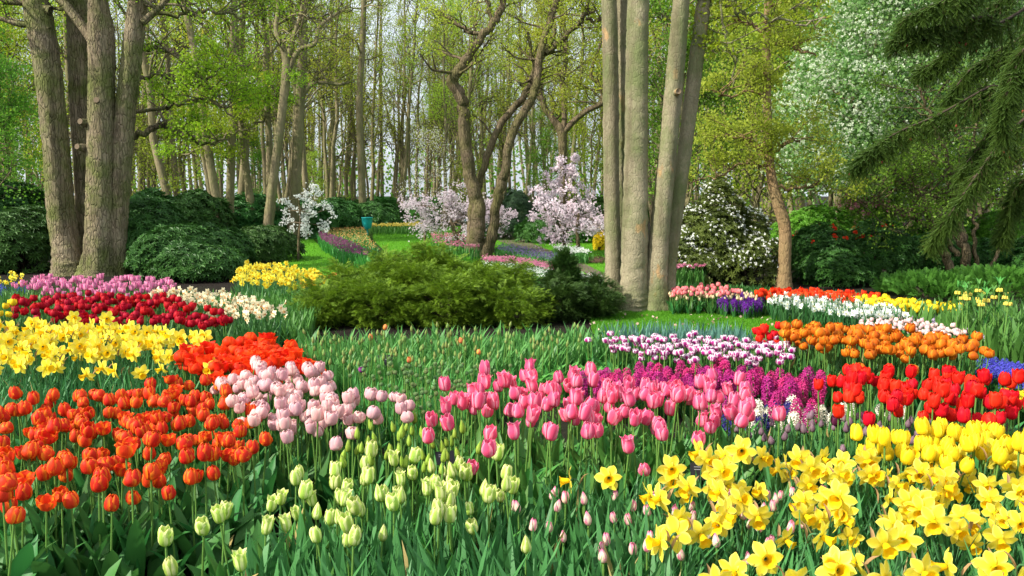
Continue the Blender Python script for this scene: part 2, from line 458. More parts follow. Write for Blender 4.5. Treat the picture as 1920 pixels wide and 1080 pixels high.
M_bl_rose = leaf_mat("rose azalea petal", (.55, .16, .26), (.80, .40, .48), .3, .5, hue=.01)
M_tag = plain("black plant label", (.008, .008, .010), .4, .1)
M_tagw = plain("label lettering", (.22, .22, .23), .6, .05)
M_bin = plain("turquoise enamel", (.02, .42, .40), .4, .08)
M_wood = plain("weathered timber", (.09, .065, .045), .8, .35, 12, bstr=.5)
M_path = plain("brown path gravel", (.12, .085, .065), .95, .35, 25, bstr=.6)
# ------------------------------------------------------------------ flower shapes
def petal(rng, prof, phi, aw, r, h, nu=5, nv=7, out=0.0, tipz=0.0, curl=0.0):
    """one tulip petal: prof = [(radius, height)] from base to tip"""
    prof = np.array(prof); s = np.linspace(0, 1, nv + 1); k = np.linspace(0, 1, len(prof))
    R = np.interp(s, k, prof[:, 0]) * r * (1 + out); Z = np.interp(s, k, prof[:, 1]) * h
    wid = np.interp(s, [0, .2, .5, .78, .93, 1], [.55, .88, 1.0, .80, .40, .04]) * aw
    u = np.linspace(-1, 1, nu + 1)
    V, U = [], []
    for j in range(nv + 1):
        for i in range(nu + 1):
            a = phi + u[i] * wid[j]
            rr = R[j] * (1 + (-.05 + curl * s[j]) * u[i] ** 2)
            V.append((rr * math.cos(a), rr * math.sin(a), Z[j] + tipz * h * s[j] * (1 - u[i] ** 2) * .5 + rng.normal(0, .006) * h))
            U.append((i / nu, s[j]))
    return np.array(V), grid_faces(nu, nv), np.array(U)

PR = {
    'egg':    [(.12, 0), (.62, .04), (.93, .2), (1.0, .42), (.94, .66), (.72, .88), (.42, 1.0)],
    'cup':    [(.12, 0), (.60, .04), (.90, .2), (.98, .45), (.95, .7), (.92, .88), (.80, 1.0)],
    'round':  [(.15, 0), (.75, .05), (1.05, .25), (1.12, .5), (1.0, .75), (.72, .93), (.35, 1.0)],
    'flare':  [(.15, 0), (.55, .05), (.82, .22), (.84, .5), (.80, .72), (.92, .9), (1.12, 1.0)],
    'open':   [(.15, 0), (.65, .05), (.98, .2), (1.08, .45), (1.15, .7), (1.28, .9), (1.42, .98)],
    'bud':    [(.2, 0), (.62, .06), (.92, .25), (.95, .45), (.70, .68), (.36, .88), (.06, 1.0)],
}
def tulip_head(seed, prof, r, h, hi=True, var=.08):
    rng = np.random.default_rng(seed); mb = MB()
    nu, nv = (5, 7) if hi else (3, 4)
    for ring in (0, 1):
        for k in range(3):
            p = [(a * (1 + rng.normal(0, var)), b) for a, b in PR[prof]]
            phi = k * 2.094 + ring * 1.047 + rng.normal(0, .08)
            V, Fc, U = petal(rng, p, phi, 1.02 if ring == 0 else .98, r * (1 - .07 * (1 - ring) ), h * (1 + rng.normal(0, .03)), nu, nv,
                             .0 if ring == 0 else .03, .10, rng.normal(-.02, .05))
            V = V + np.array([0, 0, -.02 * h * ring])
            mb.add(V, Fc, 0, U)
    return mb

def stem_mb(rng, h, r=.0035, lean=.03, sides=5):
    mb = MB(); a = rng.uniform(0, 6.28)
    P = [(math.cos(a) * lean * (1 - math.cos(t * 1.57)) , math.sin(a) * lean * (1 - math.cos(t * 1.57)), h * t) for t in np.linspace(0, 1, 5)]
    P = np.array(P); P[:, :2] -= P[-1, :2] * np.linspace(0, 1, 5)[:, None] ** 2
    tube(mb, P, np.linspace(r * 1.15, r, 5), sides, cap=False)
    return mb

def blade(rng, L, w, lean, bend, nu=2, nv=6, phi=0.0, fold=.35, base=.0, twist=0.0):
    """a leaf that rises from the ground, leaning out along +x then bending over"""
    s = np.linspace(0, 1, nv + 1); u = np.linspace(-1, 1, nu + 1)
    ang = lean + bend * s ** 2
    x = base + np.concatenate([[0], np.cumsum(np.sin((ang[1:] + ang[:-1]) / 2) * L / nv)])
    z = np.concatenate([[0], np.cumsum(np.cos((ang[1:] + ang[:-1]) / 2) * L / nv)])
    W_ = w * np.interp(s, [0, .25, .5, .75, .92, 1], [.55, .9, 1, .78, .35, .03]) * .5
    V, U = [], []
    for j in range(nv + 1):
        tw = twist * s[j]; wav = rng.normal(0, .04) * w
        for i in range(nu + 1):
            d = u[i] * W_[j]; f = fold * abs(u[i]) * W_[j]
            px = x[j] - f * math.cos(ang[j]) + wav + d * math.sin(tw); pz = z[j] + f * math.sin(ang[j])
            V.append((px, d * math.cos(tw), pz)); U.append((i / nu, s[j]))
    V = np.array(V); c, sn = math.cos(phi), math.sin(phi)
    V[:, :2] = V[:, :2] @ np.array([[c, sn], [-sn, c]])
    return V, grid_faces(nu, nv), np.array(U)

def blade_mb(rng, *a, **k):
    mb = MB(); V, Fc, U = blade(rng, *a, **k); mb.add(V, Fc, 0, U); return mb

def make_tulip(name, prof, r, h, H, mat, seed, leafmat=None, nleaf=3, leafL=.27, leafW=.055, hi=True, tilt=.12, stemr=.0038):
    rng = np.random.default_rng(seed); root = empty(name)
    leafmat = leafmat or M_tleaf
    kids = []
    hd = tulip_head(seed + 5, prof, r, h, hi)
    ax, ay = rng.normal(0, tilt, 2)
    Rm = np.array([[1, 0, ax], [0, 1, ay], [-ax, -ay, 1]])
    hd.V = [v @ Rm.T + np.array([0, 0, H - h]) for v in hd.V]
    kids.append((hd.build("bloom", mat, root), []))
    kids.append((stem_mb(rng, H - h + .004, stemr).build("stem", M_stem, root), []))
    a0 = rng.uniform(0, 6.28)
    for k in range(nleaf):
        ph = a0 + k * 6.283 / max(nleaf, 1) + rng.normal(0, .3)
        kids.append((blade_mb(rng, leafL * rng.uniform(.8, 1.15), leafW * rng.uniform(.8, 1.15), rng.uniform(.10, .38), rng.uniform(.1, .9),
                              phi=ph, base=.006, nu=2, nv=6).build("leaf", leafmat, root), []))
    return root, kids

def daffodil_bloom(seed, R, tl, cup=.42, mats=(0, 1), hi=True):
    """six tepals round a trumpet that opens along -y; centre at the origin. returns (tepals, trumpet)"""
    rng = np.random.default_rng(seed); tp, tr = MB(), MB()
    nu, nv = (4, 5) if hi else (2, 3)
    s = np.linspace(0, 1, nv + 1); u = np.linspace(-1, 1, nu + 1)
    for k in range(6):
        a = k * 1.047 + rng.normal(0, .08); layer = .0035 * (k % 2); refl = rng.normal(.10, .14); tw = rng.normal(0, .25); L = R * rng.uniform(.92, 1.06)
        V, U = [], []
        for j in range(nv + 1):
            rad = L * (.10 + .90 * s[j]); w = L * .60 * np.interp(s[j], [0, .3, .6, .85, 1], [.5, .9, 1.0, .62, .04]) * .5 * (1.15 if k % 2 else 1)
            for i in range(nu + 1):
                d = u[i] * w
                y = layer + refl * rad * s[j] + tw * d * s[j] - .10 * abs(d) + rng.normal(0, .0009)
                V.append((rad * math.cos(a) - d * math.sin(a), y, rad * math.sin(a) + d * math.cos(a))); U.append((i / nu, s[j]))
        tp.add(V, grid_faces(nu, nv), 0, U)
    sd = 14 if hi else 7; prof = [(.10, 0.01), (.16, .12), (.20, .45), (.26, .8), (.33, .97), (.40, 1.0)]
    V, U = [], []
    for j, (rr, t) in enumerate(prof):
        for i in range(sd):
            a = i * 6.283 / sd; fr = 1 + (.10 * math.sin(a * 7) + rng.normal(0, .05)) * (j / 5) ** 2
            V.append((rr * R * cup / .42 * fr * math.cos(a), -t * tl * (1 + (.06 * math.sin(a * 6 + 1) if j > 3 else 0)), rr * R * cup / .42 * fr * math.sin(a))); U.append((.5, j / 5))
    tr.add(V, grid_faces(sd, len(prof) - 1, True), 0, U)
    c = tr.n
    return tp, tr

def make_daffodil(name, R, tl, H, mp, mt, seed, cup=.42, nleaf=4, hi=True, leafL=.34, neck=.035, parts=True, leafW=.016):
    rng = np.random.default_rng(seed)
    tp, tr = daffodil_bloom(seed + 3, R, tl, cup, hi=hi)
    pit = rng.normal(.05, .22); yaw = rng.normal(0, .25)
    cy, sy, cp, sp_ = math.cos(yaw), math.sin(yaw), math.cos(pit), math.sin(pit)
    Rx = np.array([[1, 0, 0], [0, cp, -sp_], [0, sp_, cp]]); Rz = np.array([[cy, -sy, 0], [sy, cy, 0], [0, 0, 1]])
    xf = lambda v: v @ (Rz @ Rx).T + np.array([0, -neck, H])
    for m in (tp, tr): m.V = [xf(v) for v in m.V]
    st = MB(); a = rng.normal(0, .03)
    P = smooth_path([(0, 0, 0, .004), (a, .01, H * .5, .0038), (0, .005, H - .045, .0035), (0, .0, H - .008, .0034), (0, -neck * .5, H + .004, .0036), (0, -neck, H, .0055)], 10)
    tube(st, P[:, :3], P[:, 3], 5)
    bl = []
    a0 = rng.uniform(0, 6.28)
    for k in range(nleaf):
        bl.append(blade(rng, leafL * rng.uniform(.75, 1.15), leafW * rng.uniform(.8, 1.2), rng.uniform(.03, .25), rng.uniform(.0, .7), nu=1, nv=5,
                        phi=a0 + k * 6.283 / nleaf + rng.normal(0, .3), base=.012, fold=.2, twist=rng.normal(0, .6)))
    if not parts:
        mb = MB(); mb.join(tp); mb.join(tr, {0: 1}); mb.join(st, {0: 2})
        for V, Fc, U in bl: mb.add(V, Fc, 3, U)
        return mb.build(name, [mp, mt, M_stem_d, M_dleaf]), []
    root = empty(name); kids = []
    b = tp.build("bloom", mp, root); t = tr.build("trumpet", mt, b)
    kids.append((b, [t])); kids.append((st.build("stem", M_stem_d, root), []))
    if hi:
        sp = MB(); V, Fc, U = blade(rng, .075, .014, .3, .8, nu=2, nv=4, phi=math.pi / 2 + rng.normal(0, 1), fold=.7)
        sp.add(V + np.array([0, .004, H - .035]), Fc, 0, U)
        kids.append((sp.build("spathe", M_spathe, root), []))
    for V, Fc, U in bl:
        m = MB(); m.add(V, Fc, 0, U); kids.append((m.build("leaf", M_dleaf, root), []))
    return root, kids

FLORET = None
def floret_proto():
    V, Fc = [(0, 0, 0.3)], []
    V = []; Q = []
    for k in range(5):
        a = k * 1.2566; c, s = math.cos(a), math.sin(a); p = [(0, 0, .25), (.5 * c - .2 * s, .5 * s + .2 * c, .55), (1.0 * c, 1.0 * s, .75 - .25), (.5 * c + .2 * s, .5 * s - .2 * c, .55)]
        b = len(V); V += p; Q.append((b, b + 1, b + 2, b + 3))
    return np.array(V), np.array(Q), np.tile(np.array([[.5, 0], [0, .5], [.5, 1], [1, .5]]), (5, 1)), 0
FLORET = floret_proto()

def spike(rng, H, top, R, n, size, mb=None, taper=.6):
    """a column of florets from H-top to H"""
    mb = mb or MB()
    t = np.linspace(0, 1, n); a = np.arange(n) * 2.39996 + rng.normal(0, .2, n)
    r = R * np.where(t < .75, 1, 1 - (t - .75) * 4 * taper) * .55
    C = np.stack([np.cos(a) * r, np.sin(a) * r, H - top + top * t], 1)
    D = np.stack([np.cos(a), np.sin(a), rng.normal(.1, .25, n) + t * .8], 1)
    rep(mb, FLORET, C, frames(D, rng), rng.uniform(.8, 1.2, n) * size)
    return mb

def make_hyacinth(name, H, top, R, mat, seed, n=42, size=.018, parts=True, leafmat=None, nleaf=4, leafL=.2):
    rng = np.random.default_rng(seed); leafmat = leafmat or M_tleaf
    hd = spike(rng, H, top, R, n, size); st = stem_mb(rng, H - .02, .005, .01)
    bl = [blade(rng, leafL * rng.uniform(.8, 1.1), .024, rng.uniform(.08, .35), rng.uniform(0, .6), nu=2, nv=4, phi=k * 6.28 / nleaf + rng.normal(0, .3), base=.012) for k in range(nleaf)]
    if not parts:
        mb = MB(); mb.join(hd); mb.join(st, {0: 1})
        for V, Fc, U in bl: mb.add(V, Fc, 2, U)
        return mb.build(name, [mat, M_stem, leafmat]), []
    root = empty(name); kids = [(hd.build("bloom", mat, root), []), (st.build("stem", M_stem, root), [])]
    for V, Fc, U in bl:
        m = MB(); m.add(V, Fc, 0, U); kids.append((m.build("leaf", leafmat, root), []))
    return root, kids

def make_small_tulip(name, prof, r, h, H, mat, seed, leafmat=None, nleaf=3, leafL=.22, leafW=.04, hi=False, tilt=.12):
    rng = np.random.default_rng(seed); mb = MB()
    hd = tulip_head(seed + 5, prof, r, h, hi); ax, ay = rng.normal(0, tilt, 2)
    Rm = np.array([[1, 0, ax], [0, 1, ay], [-ax, -ay, 1]])
    hd.V = [v @ Rm.T + np.array([0, 0, H - h]) for v in hd.V]
    mb.join(hd); mb.join(stem_mb(rng, H - h + .004, .0035, sides=4), {0: 1})
    for k in range(nleaf):
        V, Fc, U = blade(rng, leafL * rng.uniform(.8, 1.15), leafW * rng.uniform(.8, 1.15), rng.uniform(.08, .3), rng.uniform(.1, .7), nu=2, nv=4, phi=k * 6.28 / nleaf + rng.normal(0, .4), base=.006)
        mb.add(V, Fc, 2, U)
    return mb.build(name, [mat, M_stem, leafmat or M_tleaf]), []

def make_allium(name, seed, r=.016, H=.42):
    rng = np.random.default_rng(seed); mb = MB()
    n = 60; i = np.arange(n); z = 1 - 2 * (i + .5) / n; a = i * 2.39996; q = np.sqrt(1 - z * z)
    C = np.stack([q * np.cos(a), q * np.sin(a), z], 1)
    rep(mb, FLORET, C * r * .7 + np.array([0, 0, H]), frames(C, rng), np.full(n, r * .5))
    mb.join(stem_mb(rng, H, .0025, .02, 4), {0: 1})
    return mb.build(name, [M_al, M_stem]), []

# ------------------------------------------------------------------ beds
def inside(P, poly):
    x, y = P[:, 0], P[:, 1]; res = np.zeros(len(P), bool); j = len(poly) - 1
    for i in range(len(poly)):
        xi, yi = poly[i][:2]; xj, yj = poly[j][:2]
        c = ((yi > y) != (yj > y)) & (x < (xj - xi) * (y - yi) / (yj - yi + 1e-12) + xi)
        res ^= c; j = i
    return res

def ground_poly(px, z):
    return np.array([on_z(x, y, z)[:2] for x, y in px])

def fill(poly, n, rng, jit=.32):
    """about n spots inside the ground polygon, evenly spaced with jitter"""
    x, y = poly[:, 0], poly[:, 1]
    A = .5 * abs(np.dot(x, np.roll(y, 1)) - np.dot(y, np.roll(x, 1)))
    s = math.sqrt(A / max(n, 1) / .866)
    ys = np.arange(y.min(), y.max() + s, s * .866); out = []
    for k, yy in enumerate(ys):
        xs = np.arange(x.min() + (k % 2) * s / 2, x.max() + s, s)
        out.append(np.stack([xs, np.full(len(xs), yy)], 1))
    P = np.concatenate(out); P = P + rng.normal(0, s * jit, P.shape)
    return P[inside(P, poly)]

COUNT = {}
def plant(protos, px, z, n, labels, cat, group, seed, face=None, tilt=.06, scale=(.9, 1.12), extra=(), stage=300):
    """labels: one text or [(limit in x, text), ...] for the stretches of a bed between its neighbours"""
    rng = np.random.default_rng(seed)
    pts = fill(ground_poly(px, z), n, rng) if px else np.zeros((0, 2))
    ex = np.array([on_z(a, b, z)[:2] for a, b in extra]).reshape(-1, 2)
    pts = np.concatenate([ex, pts])
    if len(pts) > stage:
        pts = np.concatenate([pts[:len(ex)], pts[len(ex):][np.argsort(np.linalg.norm(pts[len(ex):], axis=1))[:stage - len(ex)]]])
    for root, kids in protos: tag(root, None, cat, group)
    used = set()
    for i, (x, y) in enumerate(pts):
        k = int(rng.integers(len(protos)))
        if k in used: o = dup(*protos[k])
        else: o = protos[k][0]; used.add(k)
        o.location = (x, y, 0)
        rz = rng.uniform(0, 6.283) if face is None else face[0] + rng.normal(0, face[1])
        o.rotation_euler = (rng.normal(0, tilt), rng.normal(0, tilt), rz)
        s = rng.uniform(*scale) if i >= len(ex) else rng.uniform(.97, 1.03); o.scale = (s, s, s * rng.uniform(.93, 1.05))
        if isinstance(labels, str): o["label"] = labels
        else:
            q = 960 + F * x / (y * math.cos(PITCH) + .6 * math.sin(PITCH) * 1.5)
            o["label"] = next((t for lim, t in labels if q < lim), labels[-1][1])
    for k in range(len(protos)):
        if k not in used:
            r, ks = protos[k]
            for a, sub in ks:
                for b in sub: bpy.data.objects.remove(b)
                bpy.data.objects.remove(a)
            bpy.data.objects.remove(r)
    nm = re.sub(r"\.\d+$", "", protos[next(iter(used))][0].name)
    COUNT[nm] = COUNT.get(nm, 0) + len(pts)

def leaf_field(name, px, z, n, mat, seed, L=(.2, .34), w=(.012, .02), lean=(.02, .35), bend=(0, .8), label=None, protos=8, nu=1, nv=4, fold=.25):
    """a thick stand of leaves nobody could count: one object"""
    rng = np.random.default_rng(seed); pts = fill(ground_poly(px, z), n, rng, .5); mb = MB()
    idx = rng.integers(0, protos, len(pts))
    for k in range(protos):
        V, Fc, U = blade(rng, rng.uniform(*L), rng.uniform(*w), rng.uniform(*lean), rng.uniform(*bend), nu=nu, nv=nv, fold=fold, twist=rng.normal(0, .5))
        C = pts[idx == k]; C = np.concatenate([C, np.zeros((len(C), 1))], 1); a = rng.uniform(0, 6.283, len(C))
        M = np.zeros((len(C), 3, 3)); M[:, 0, 0] = M[:, 1, 1] = np.cos(a); M[:, 0, 1] = -np.sin(a); M[:, 1, 0] = np.sin(a); M[:, 2, 2] = 1
        rep(mb, (V, Fc, U, 0), C, M, rng.uniform(.75, 1.2, len(C)))
    o = mb.build(name, mat)
    return tag(o, label, None, None, "stuff")
# ------------------------------------------------------------------ woody plants
def limb(rng, p, d, L, r, order, out, tips, up=.25, wob=.18, nsub=4, spread_a=.75, ratio=.55, maxo=3, sub_from=.3):
    n = max(4, int(5 - order + L)) if order < 3 else 4
    P, D = [np.array(p, float)], np.array(d, float) / np.linalg.norm(d)
    for i in range(n):
        D = D + rng.normal(0, wob, 3) + np.array([0, 0, up / n]); D /= np.linalg.norm(D)
        P.append(P[-1] + D * L / n)
    P = np.array(P); R = r * np.linspace(1, .28, n + 1)
    out.append((P, R, order))
    if order >= 2 or order >= maxo: tips.append(P[1:])
    if order >= maxo: return
    for k in range(nsub):
        t = rng.uniform(sub_from, 1.0); i = min(int(t * n), n - 1); q = P[i] + (P[i + 1] - P[i]) * (t * n - i)
        dd = P[i + 1] - P[i]; dd = dd / np.linalg.norm(dd)
        s = rng.normal(0, 1, 3); s -= s @ dd * dd; s /= np.linalg.norm(s)
        a = rng.uniform(.6, 1.2) * spread_a
        limb(rng, q, dd * math.cos(a) + s * math.sin(a), L * ratio * rng.uniform(.7, 1.2) * (1.15 - .4 * t), R[i] * .6, order + 1, out, tips, up, wob * 1.15, nsub, spread_a, ratio, maxo, .2)

SIDES = {0: 9, 1: 6, 2: 4, 3: 3, 4: 3}
def wood(mb, paths, mat=0, twig=1, thin=2):
    for P, R, o in paths: tube(mb, P, np.maximum(R, .003), SIDES[min(o, 4)], mat if o < thin else twig, cap=False)

def cloud(rng, tips, per, sigma, flat=.6):
    T = np.concatenate(tips); C = np.repeat(T, per, 0)
    return C + rng.normal(0, 1, C.shape) * np.array([sigma, sigma, sigma * flat])

def forest_tree(seed, H=20, r=.2, first=4.5, nl=16, lean=0.0, leafsize=.10, per=3, lmat=None, bmat=None, Ls=(2.2, 4.5), droop=.3, name="forest_tree"):
    """returns (trunk mesh, crown mesh)"""
    rng = np.random.default_rng(seed); out, tips = [], []
    n = 11; z = np.linspace(0, H, n); a = rng.uniform(0, 6.28)
    wx = np.cumsum(rng.normal(0, .10, n)) + lean * z; wy = np.cumsum(rng.normal(0, .10, n))
    P = np.stack([wx - wx[0], wy - wy[0], z], 1); R = r * np.interp(z / H, [0, .04, .5, 1], [1.35, 1.0, .72, .2])
    out.append((P, R, 0))
    for k in range(nl):
        t = (first + (H - first) * (k + rng.uniform(0, 1)) / nl) / H; i = min(int(t * (n - 1)), n - 2); q = P[i] + (P[i + 1] - P[i]) * (t * (n - 1) - i)
        b = rng.uniform(0, 6.283); el = rng.uniform(.25, 1.0) + .3 * t
        d = np.array([math.cos(b) * math.cos(el), math.sin(b) * math.cos(el), math.sin(el)])
        limb(rng, q, d, rng.uniform(*Ls) * (1.15 - .55 * t), max(R[i] * .38, .03), 1, out, tips, up=droop, nsub=5, wob=.2, ratio=.55)
    mb = MB(); wood(mb, out); P0 = P
    cr = MB(); C = cloud(rng, tips, per, .22)
    leaves(cr, C, leafsize, rng, WIDE)
    return mb.mesh("trunk", [bmat or M_barkF, M_twig]), cr.mesh("crown", [lmat or M_lf_far], False)

def place_tree(kind, meshes, loc, rz, s, label, group, cat="tree", sz=1.0):
    root = empty(kind, loc, rz); root.scale = (s, s, s * sz)
    for nm, me in meshes:
        o = bpy.data.objects.new(nm, me); COL.objects.link(o); o.parent = root
    return tag(root, label, cat, group)

def px_path(pts, y, n=None, dy=0.0):
    """rows (px, py, width in px[, depth]) -> smooth world path with radii"""
    q = []
    for t in pts:
        yy = t[3] if len(t) > 3 else y
        p = at_y(t[0], t[1], yy); q.append((*p, t[2] * .5 * yy / F / math.cos(PITCH) ** .5))
    return smooth_path(q, n or max(6, 5 * len(q)))

def gnarl(P, rng, amp):
    Q = P.copy(); k = len(P)
    Q[1:-1, :3] += rng.normal(0, amp, (k - 2, 3)); return Q

def grow(rng, P, out, tips, n, L, start=.3, rr=.35, up=.3, side=1.0, maxo=3, nsub=4, wob=.2, dirs=None, z_min=None):
    """limbs sprouting from a path (rows x, y, z, r)"""
    k = len(P)
    for i in range(n):
        t = rng.uniform(start, .98) * (k - 1); j = int(t); q = P[j] + (P[min(j + 1, k - 1)] - P[j]) * (t - j)
        if z_min and q[2] < z_min: continue
        b = rng.uniform(0, 6.283); el = rng.uniform(-.1, .9)
        d = np.array([math.cos(b) * math.cos(el), math.sin(b) * math.cos(el), math.sin(el)]) if dirs is None else dirs(rng)
        limb(rng, q[:3], d, rng.uniform(*L), max(q[3] * rr, .012), 1, out, tips, up, wob, nsub, .75, .55, maxo)

def lumps(rng, C, S, n, seedk, rough=.22):
    """points and outward directions over an uneven mound at C with half sizes S"""
    D = rand_dirs(rng, n); D[:, 2] = np.abs(D[:, 2]) * np.sign(rng.uniform(-.25, 1, n))
    K = rand_dirs(np.random.default_rng(seedk), 14); b = np.zeros(n)
    for k in K: b = np.maximum(b, np.clip((D @ k - .55) / .45, 0, 1))
    f = (1 - rough) + rough * 1.5 * b
    d = rng.uniform(.72, 1.0, n) ** .6
    P = C + D * S * (f * d)[:, None]
    return P, D, f

def rosette(nl, L, w, rise=.35):
    V, Q, U = [], [], []
    for k in range(nl):
        a = k * 6.283 / nl; c, s = math.cos(a), math.sin(a)
        pts = [(0, 0, 0), (.45, -w, rise * .6), (1, 0, rise * .35), (.45, w, rise * .6)]
        b = len(V)
        for x, y, z in pts: V.append(((x * c - y * s) * L, (x * s + y * c) * L, z * L))
        Q.append((b, b + 1, b + 2, b + 3)); U += [(.5, 0), (0, .5), (.5, 1), (1, .5)]
    return np.array(V), np.array(Q), np.array(U), 0

BLOOM_BALL = None
def clumpy(P, f, ph=0.0):
    """smooth 0..1 field so that blossom gathers in bunches"""
    q = np.sin(P[:, 0] * f + ph) * np.sin(P[:, 1] * f * 1.1 + 1.3 + ph) * np.sin(P[:, 2] * f * 1.3 + .7) + .5 * np.sin(P[:, 0] * f * 2.3 + P[:, 2] * f * 1.9)
    return np.clip(.5 + q, 0, 1)
def bloom_proto():
    rng = np.random.default_rng(4); V, Q, U = [], [], []
    for k in range(9):
        d = rand_dirs(rng, 1)[0]; d[2] = abs(d[2])
        M = frames(d[None], rng)[0]
        p = np.array([[0, 0, .1], [.45, .05, .55], [0, 0, 1.0], [-.45, .05, .55]]) @ M.T
        b = len(V); V += list(p); Q.append((b, b + 1, b + 2, b + 3)); U += [(.5, 0), (1, .5), (.5, 1), (0, .5)]
    return np.array(V), np.array(Q), np.array(U), 0
BLOOM_BALL = bloom_proto()

def mound(name, boxes, mat, seed, label, cat="shrub", group=None, dens=300, L=.11, nl=7, w=.17, blooms=None, proto=None, rough=.22, core=True, stems=5, updir=.5):
    """a leafy shrub from overlapping uneven mounds: boxes = [(centre, half sizes)]"""
    rng = np.random.default_rng(seed); root = empty(name, (boxes[0][0][0], boxes[0][0][1], 0))
    base = np.array(root.location); mb = MB(); st = MB(); bl = MB(); proto = proto or rosette(nl, L, w)
    for bi, (C, Sz) in enumerate(boxes):
        C, Sz = np.array(C, float), np.array(Sz, float)
        area = 2 * math.pi * (((Sz[0] * Sz[1]) ** 1.6 + (Sz[0] * Sz[2]) ** 1.6 + (Sz[1] * Sz[2]) ** 1.6) / 3) ** (1 / 1.6)
        P, D, f = lumps(rng, C, Sz, int(dens * area), seed * 7 + bi, rough)
        ok = P[:, 2] > .03; P, D = P[ok], D[ok]
        DD = D + rng.normal(0, .35, D.shape) + np.array([0, 0, updir])
        rep(mb, proto, P - base, frames(DD, rng), rng.uniform(.7, 1.25, len(P)))
        for k in range(stems):
            j = rng.integers(len(P)); q = P[j] - base; b0 = C * [1, 1, 0] - base * [1, 1, 0] + rng.normal(0, .08, 3) * [1, 1, 0]
            m = (q + b0) / 2 + np.array([0, 0, .15 * Sz[2]])
            W4 = smooth_path([(*b0, .03), (*m, .02), (*q, .006)], 7); tube(st, W4[:, :3], W4[:, 3], 5, 0, cap=False)
        if blooms:
            bm, frac, bs, zr = blooms
            pick = (rng.uniform(0, 1, len(P)) < frac * 2 * clumpy(P, 5.0)) & (P[:, 2] > zr[0]) & (P[:, 2] < zr[1])
            Q = P[pick] + D[pick] * L * .5 - base
            rep(bl, BLOOM_BALL, Q, frames(D[pick] + np.array([0, -.5, .2]), rng), rng.uniform(.7, 1.2, len(Q)) * bs)
    mb.build("foliage", mat, root, False)
    if st.n: st.build("branchwork", M_twig, root)
    if bl.n: bl.build("blossoms", blooms[0], root, False)
    return tag(root, label, cat, group)
# ------------------------------------------------------------------ ground, lawns, paths
def sheet(name, poly, z, mat, kind="structure", label=None):
    mb = MB(); n = len(poly)
    me = bpy.data.meshes.new(name)
    me.from_pydata([(x, y, z) for x, y in poly], [], [tuple(range(n))]); me.update()
    me.materials.append(mat)
    o = bpy.data.objects.new(name, me); COL.objects.link(o)
    if me.polygons[0].normal.z < 0: me.flip_normals()
    return tag(o, label, None, None, kind)

gm = MB()
gx = np.linspace(-1, 1, 81); gx = np.sign(gx) * np.abs(gx) ** 2.2 * 420
gy = np.linspace(0, 1, 91) ** 2.2 * 520 - 6
XX, YY = np.meshgrid(gx, gy)
ZZ = np.clip(YY - 60, 0, None) * 0.012 - .0 * XX
gm.add(np.stack([XX.ravel(), YY.ravel(), ZZ.ravel()], 1), grid_faces(80, 90))
tag(gm.build("ground", M_soil), kind="structure")

def curve_poly(px, z=0.0, sub=5):
    P = ground_poly(px, z); n = len(P); out = []
    for i in range(n):
        a, b, c, d = P[i - 1], P[i], P[(i + 1) % n], P[(i + 2) % n]
        for k in range(sub):
            u = k / sub
            out.append(0.5 * (2 * b + (c - a) * u + (2 * a - 5 * b + 4 * c - d) * u * u + (3 * b - a - 3 * c + d) * u ** 3))
    return np.array(out)

LAWN_R = [(1135, 566), (1260, 566), (1370, 576), (1480, 588), (1570, 612), (1560, 628), (1420, 640), (1130, 640)]
LAWN_F = [(530, 458), (600, 440), (690, 428), (900, 424), (1150, 424), (1200, 470), (1180, 530), (900, 560), (560, 520)]
sheet("lawn", curve_poly(LAWN_R), .006, M_lawn)
sheet("lawn", curve_poly(LAWN_F), .006, M_lawn)
BED_F1 = [(592, 437), (690, 432), (700, 450), (722, 476), (700, 500), (640, 484), (600, 462)]
BED_F2 = [(925, 466), (960, 464), (1040, 480), (1068, 492), (1060, 504), (980, 490), (930, 478)]
BED_F3 = [(900, 486), (960, 486), (1060, 508), (1140, 524), (1140, 545), (1000, 540), (900, 510)]
BED_F4 = [(676, 428), (800, 428), (800, 440), (690, 438)]
for p in (BED_F1, BED_F2, BED_F3): sheet("bed_soil", curve_poly(p), .012, M_soil)
sheet("path", curve_poly([(930, 436), (962, 440), (1010, 462), (1075, 486), (1140, 520), (1120, 524), (1055, 492), (990, 470), (935, 452)]), .018, M_path)

def grass_blades(name, poly, n, seed, h=.05):
    rng = np.random.default_rng(seed); P = fill(poly, n, rng, .6); mb = MB()
    C = np.concatenate([P, np.full((len(P), 1), .004)], 1)
    D = rng.normal(0, .35, (len(P), 3)); D[:, 2] = 1
    rep(mb, (SLIM[0] * np.array([.6, 1, 1]), SLIM[1], SLIM[2], 0), C, frames(D, rng), rng.uniform(.6, 1.3, len(P)) * h)
    return tag(mb.build(name, M_grass, None, False), None, None, None, "stuff")
M_grass = leaf_mat("grass blade", (.06, .20, .006), (.15, .38, .02), .35, .6, clump=1.5)
grass_blades("grass", curve_poly(LAWN_R), 60000, 1, .035)
grass_blades("grass", curve_poly(LAWN_F), 60000, 2, .06)

rng = np.random.default_rng(78); mb = MB(); P = fill(curve_poly(LAWN_R), 260, rng, .8)
leaves(mb, np.concatenate([P, np.full((len(P), 1), .03)], 1), .035, rng, WIDE)
tag(mb.build("fallen_petals", leaf_mat("fallen petal and leaf", (.30, .16, .06), (.75, .55, .50), .1), None, False), None, None, None, "stuff")
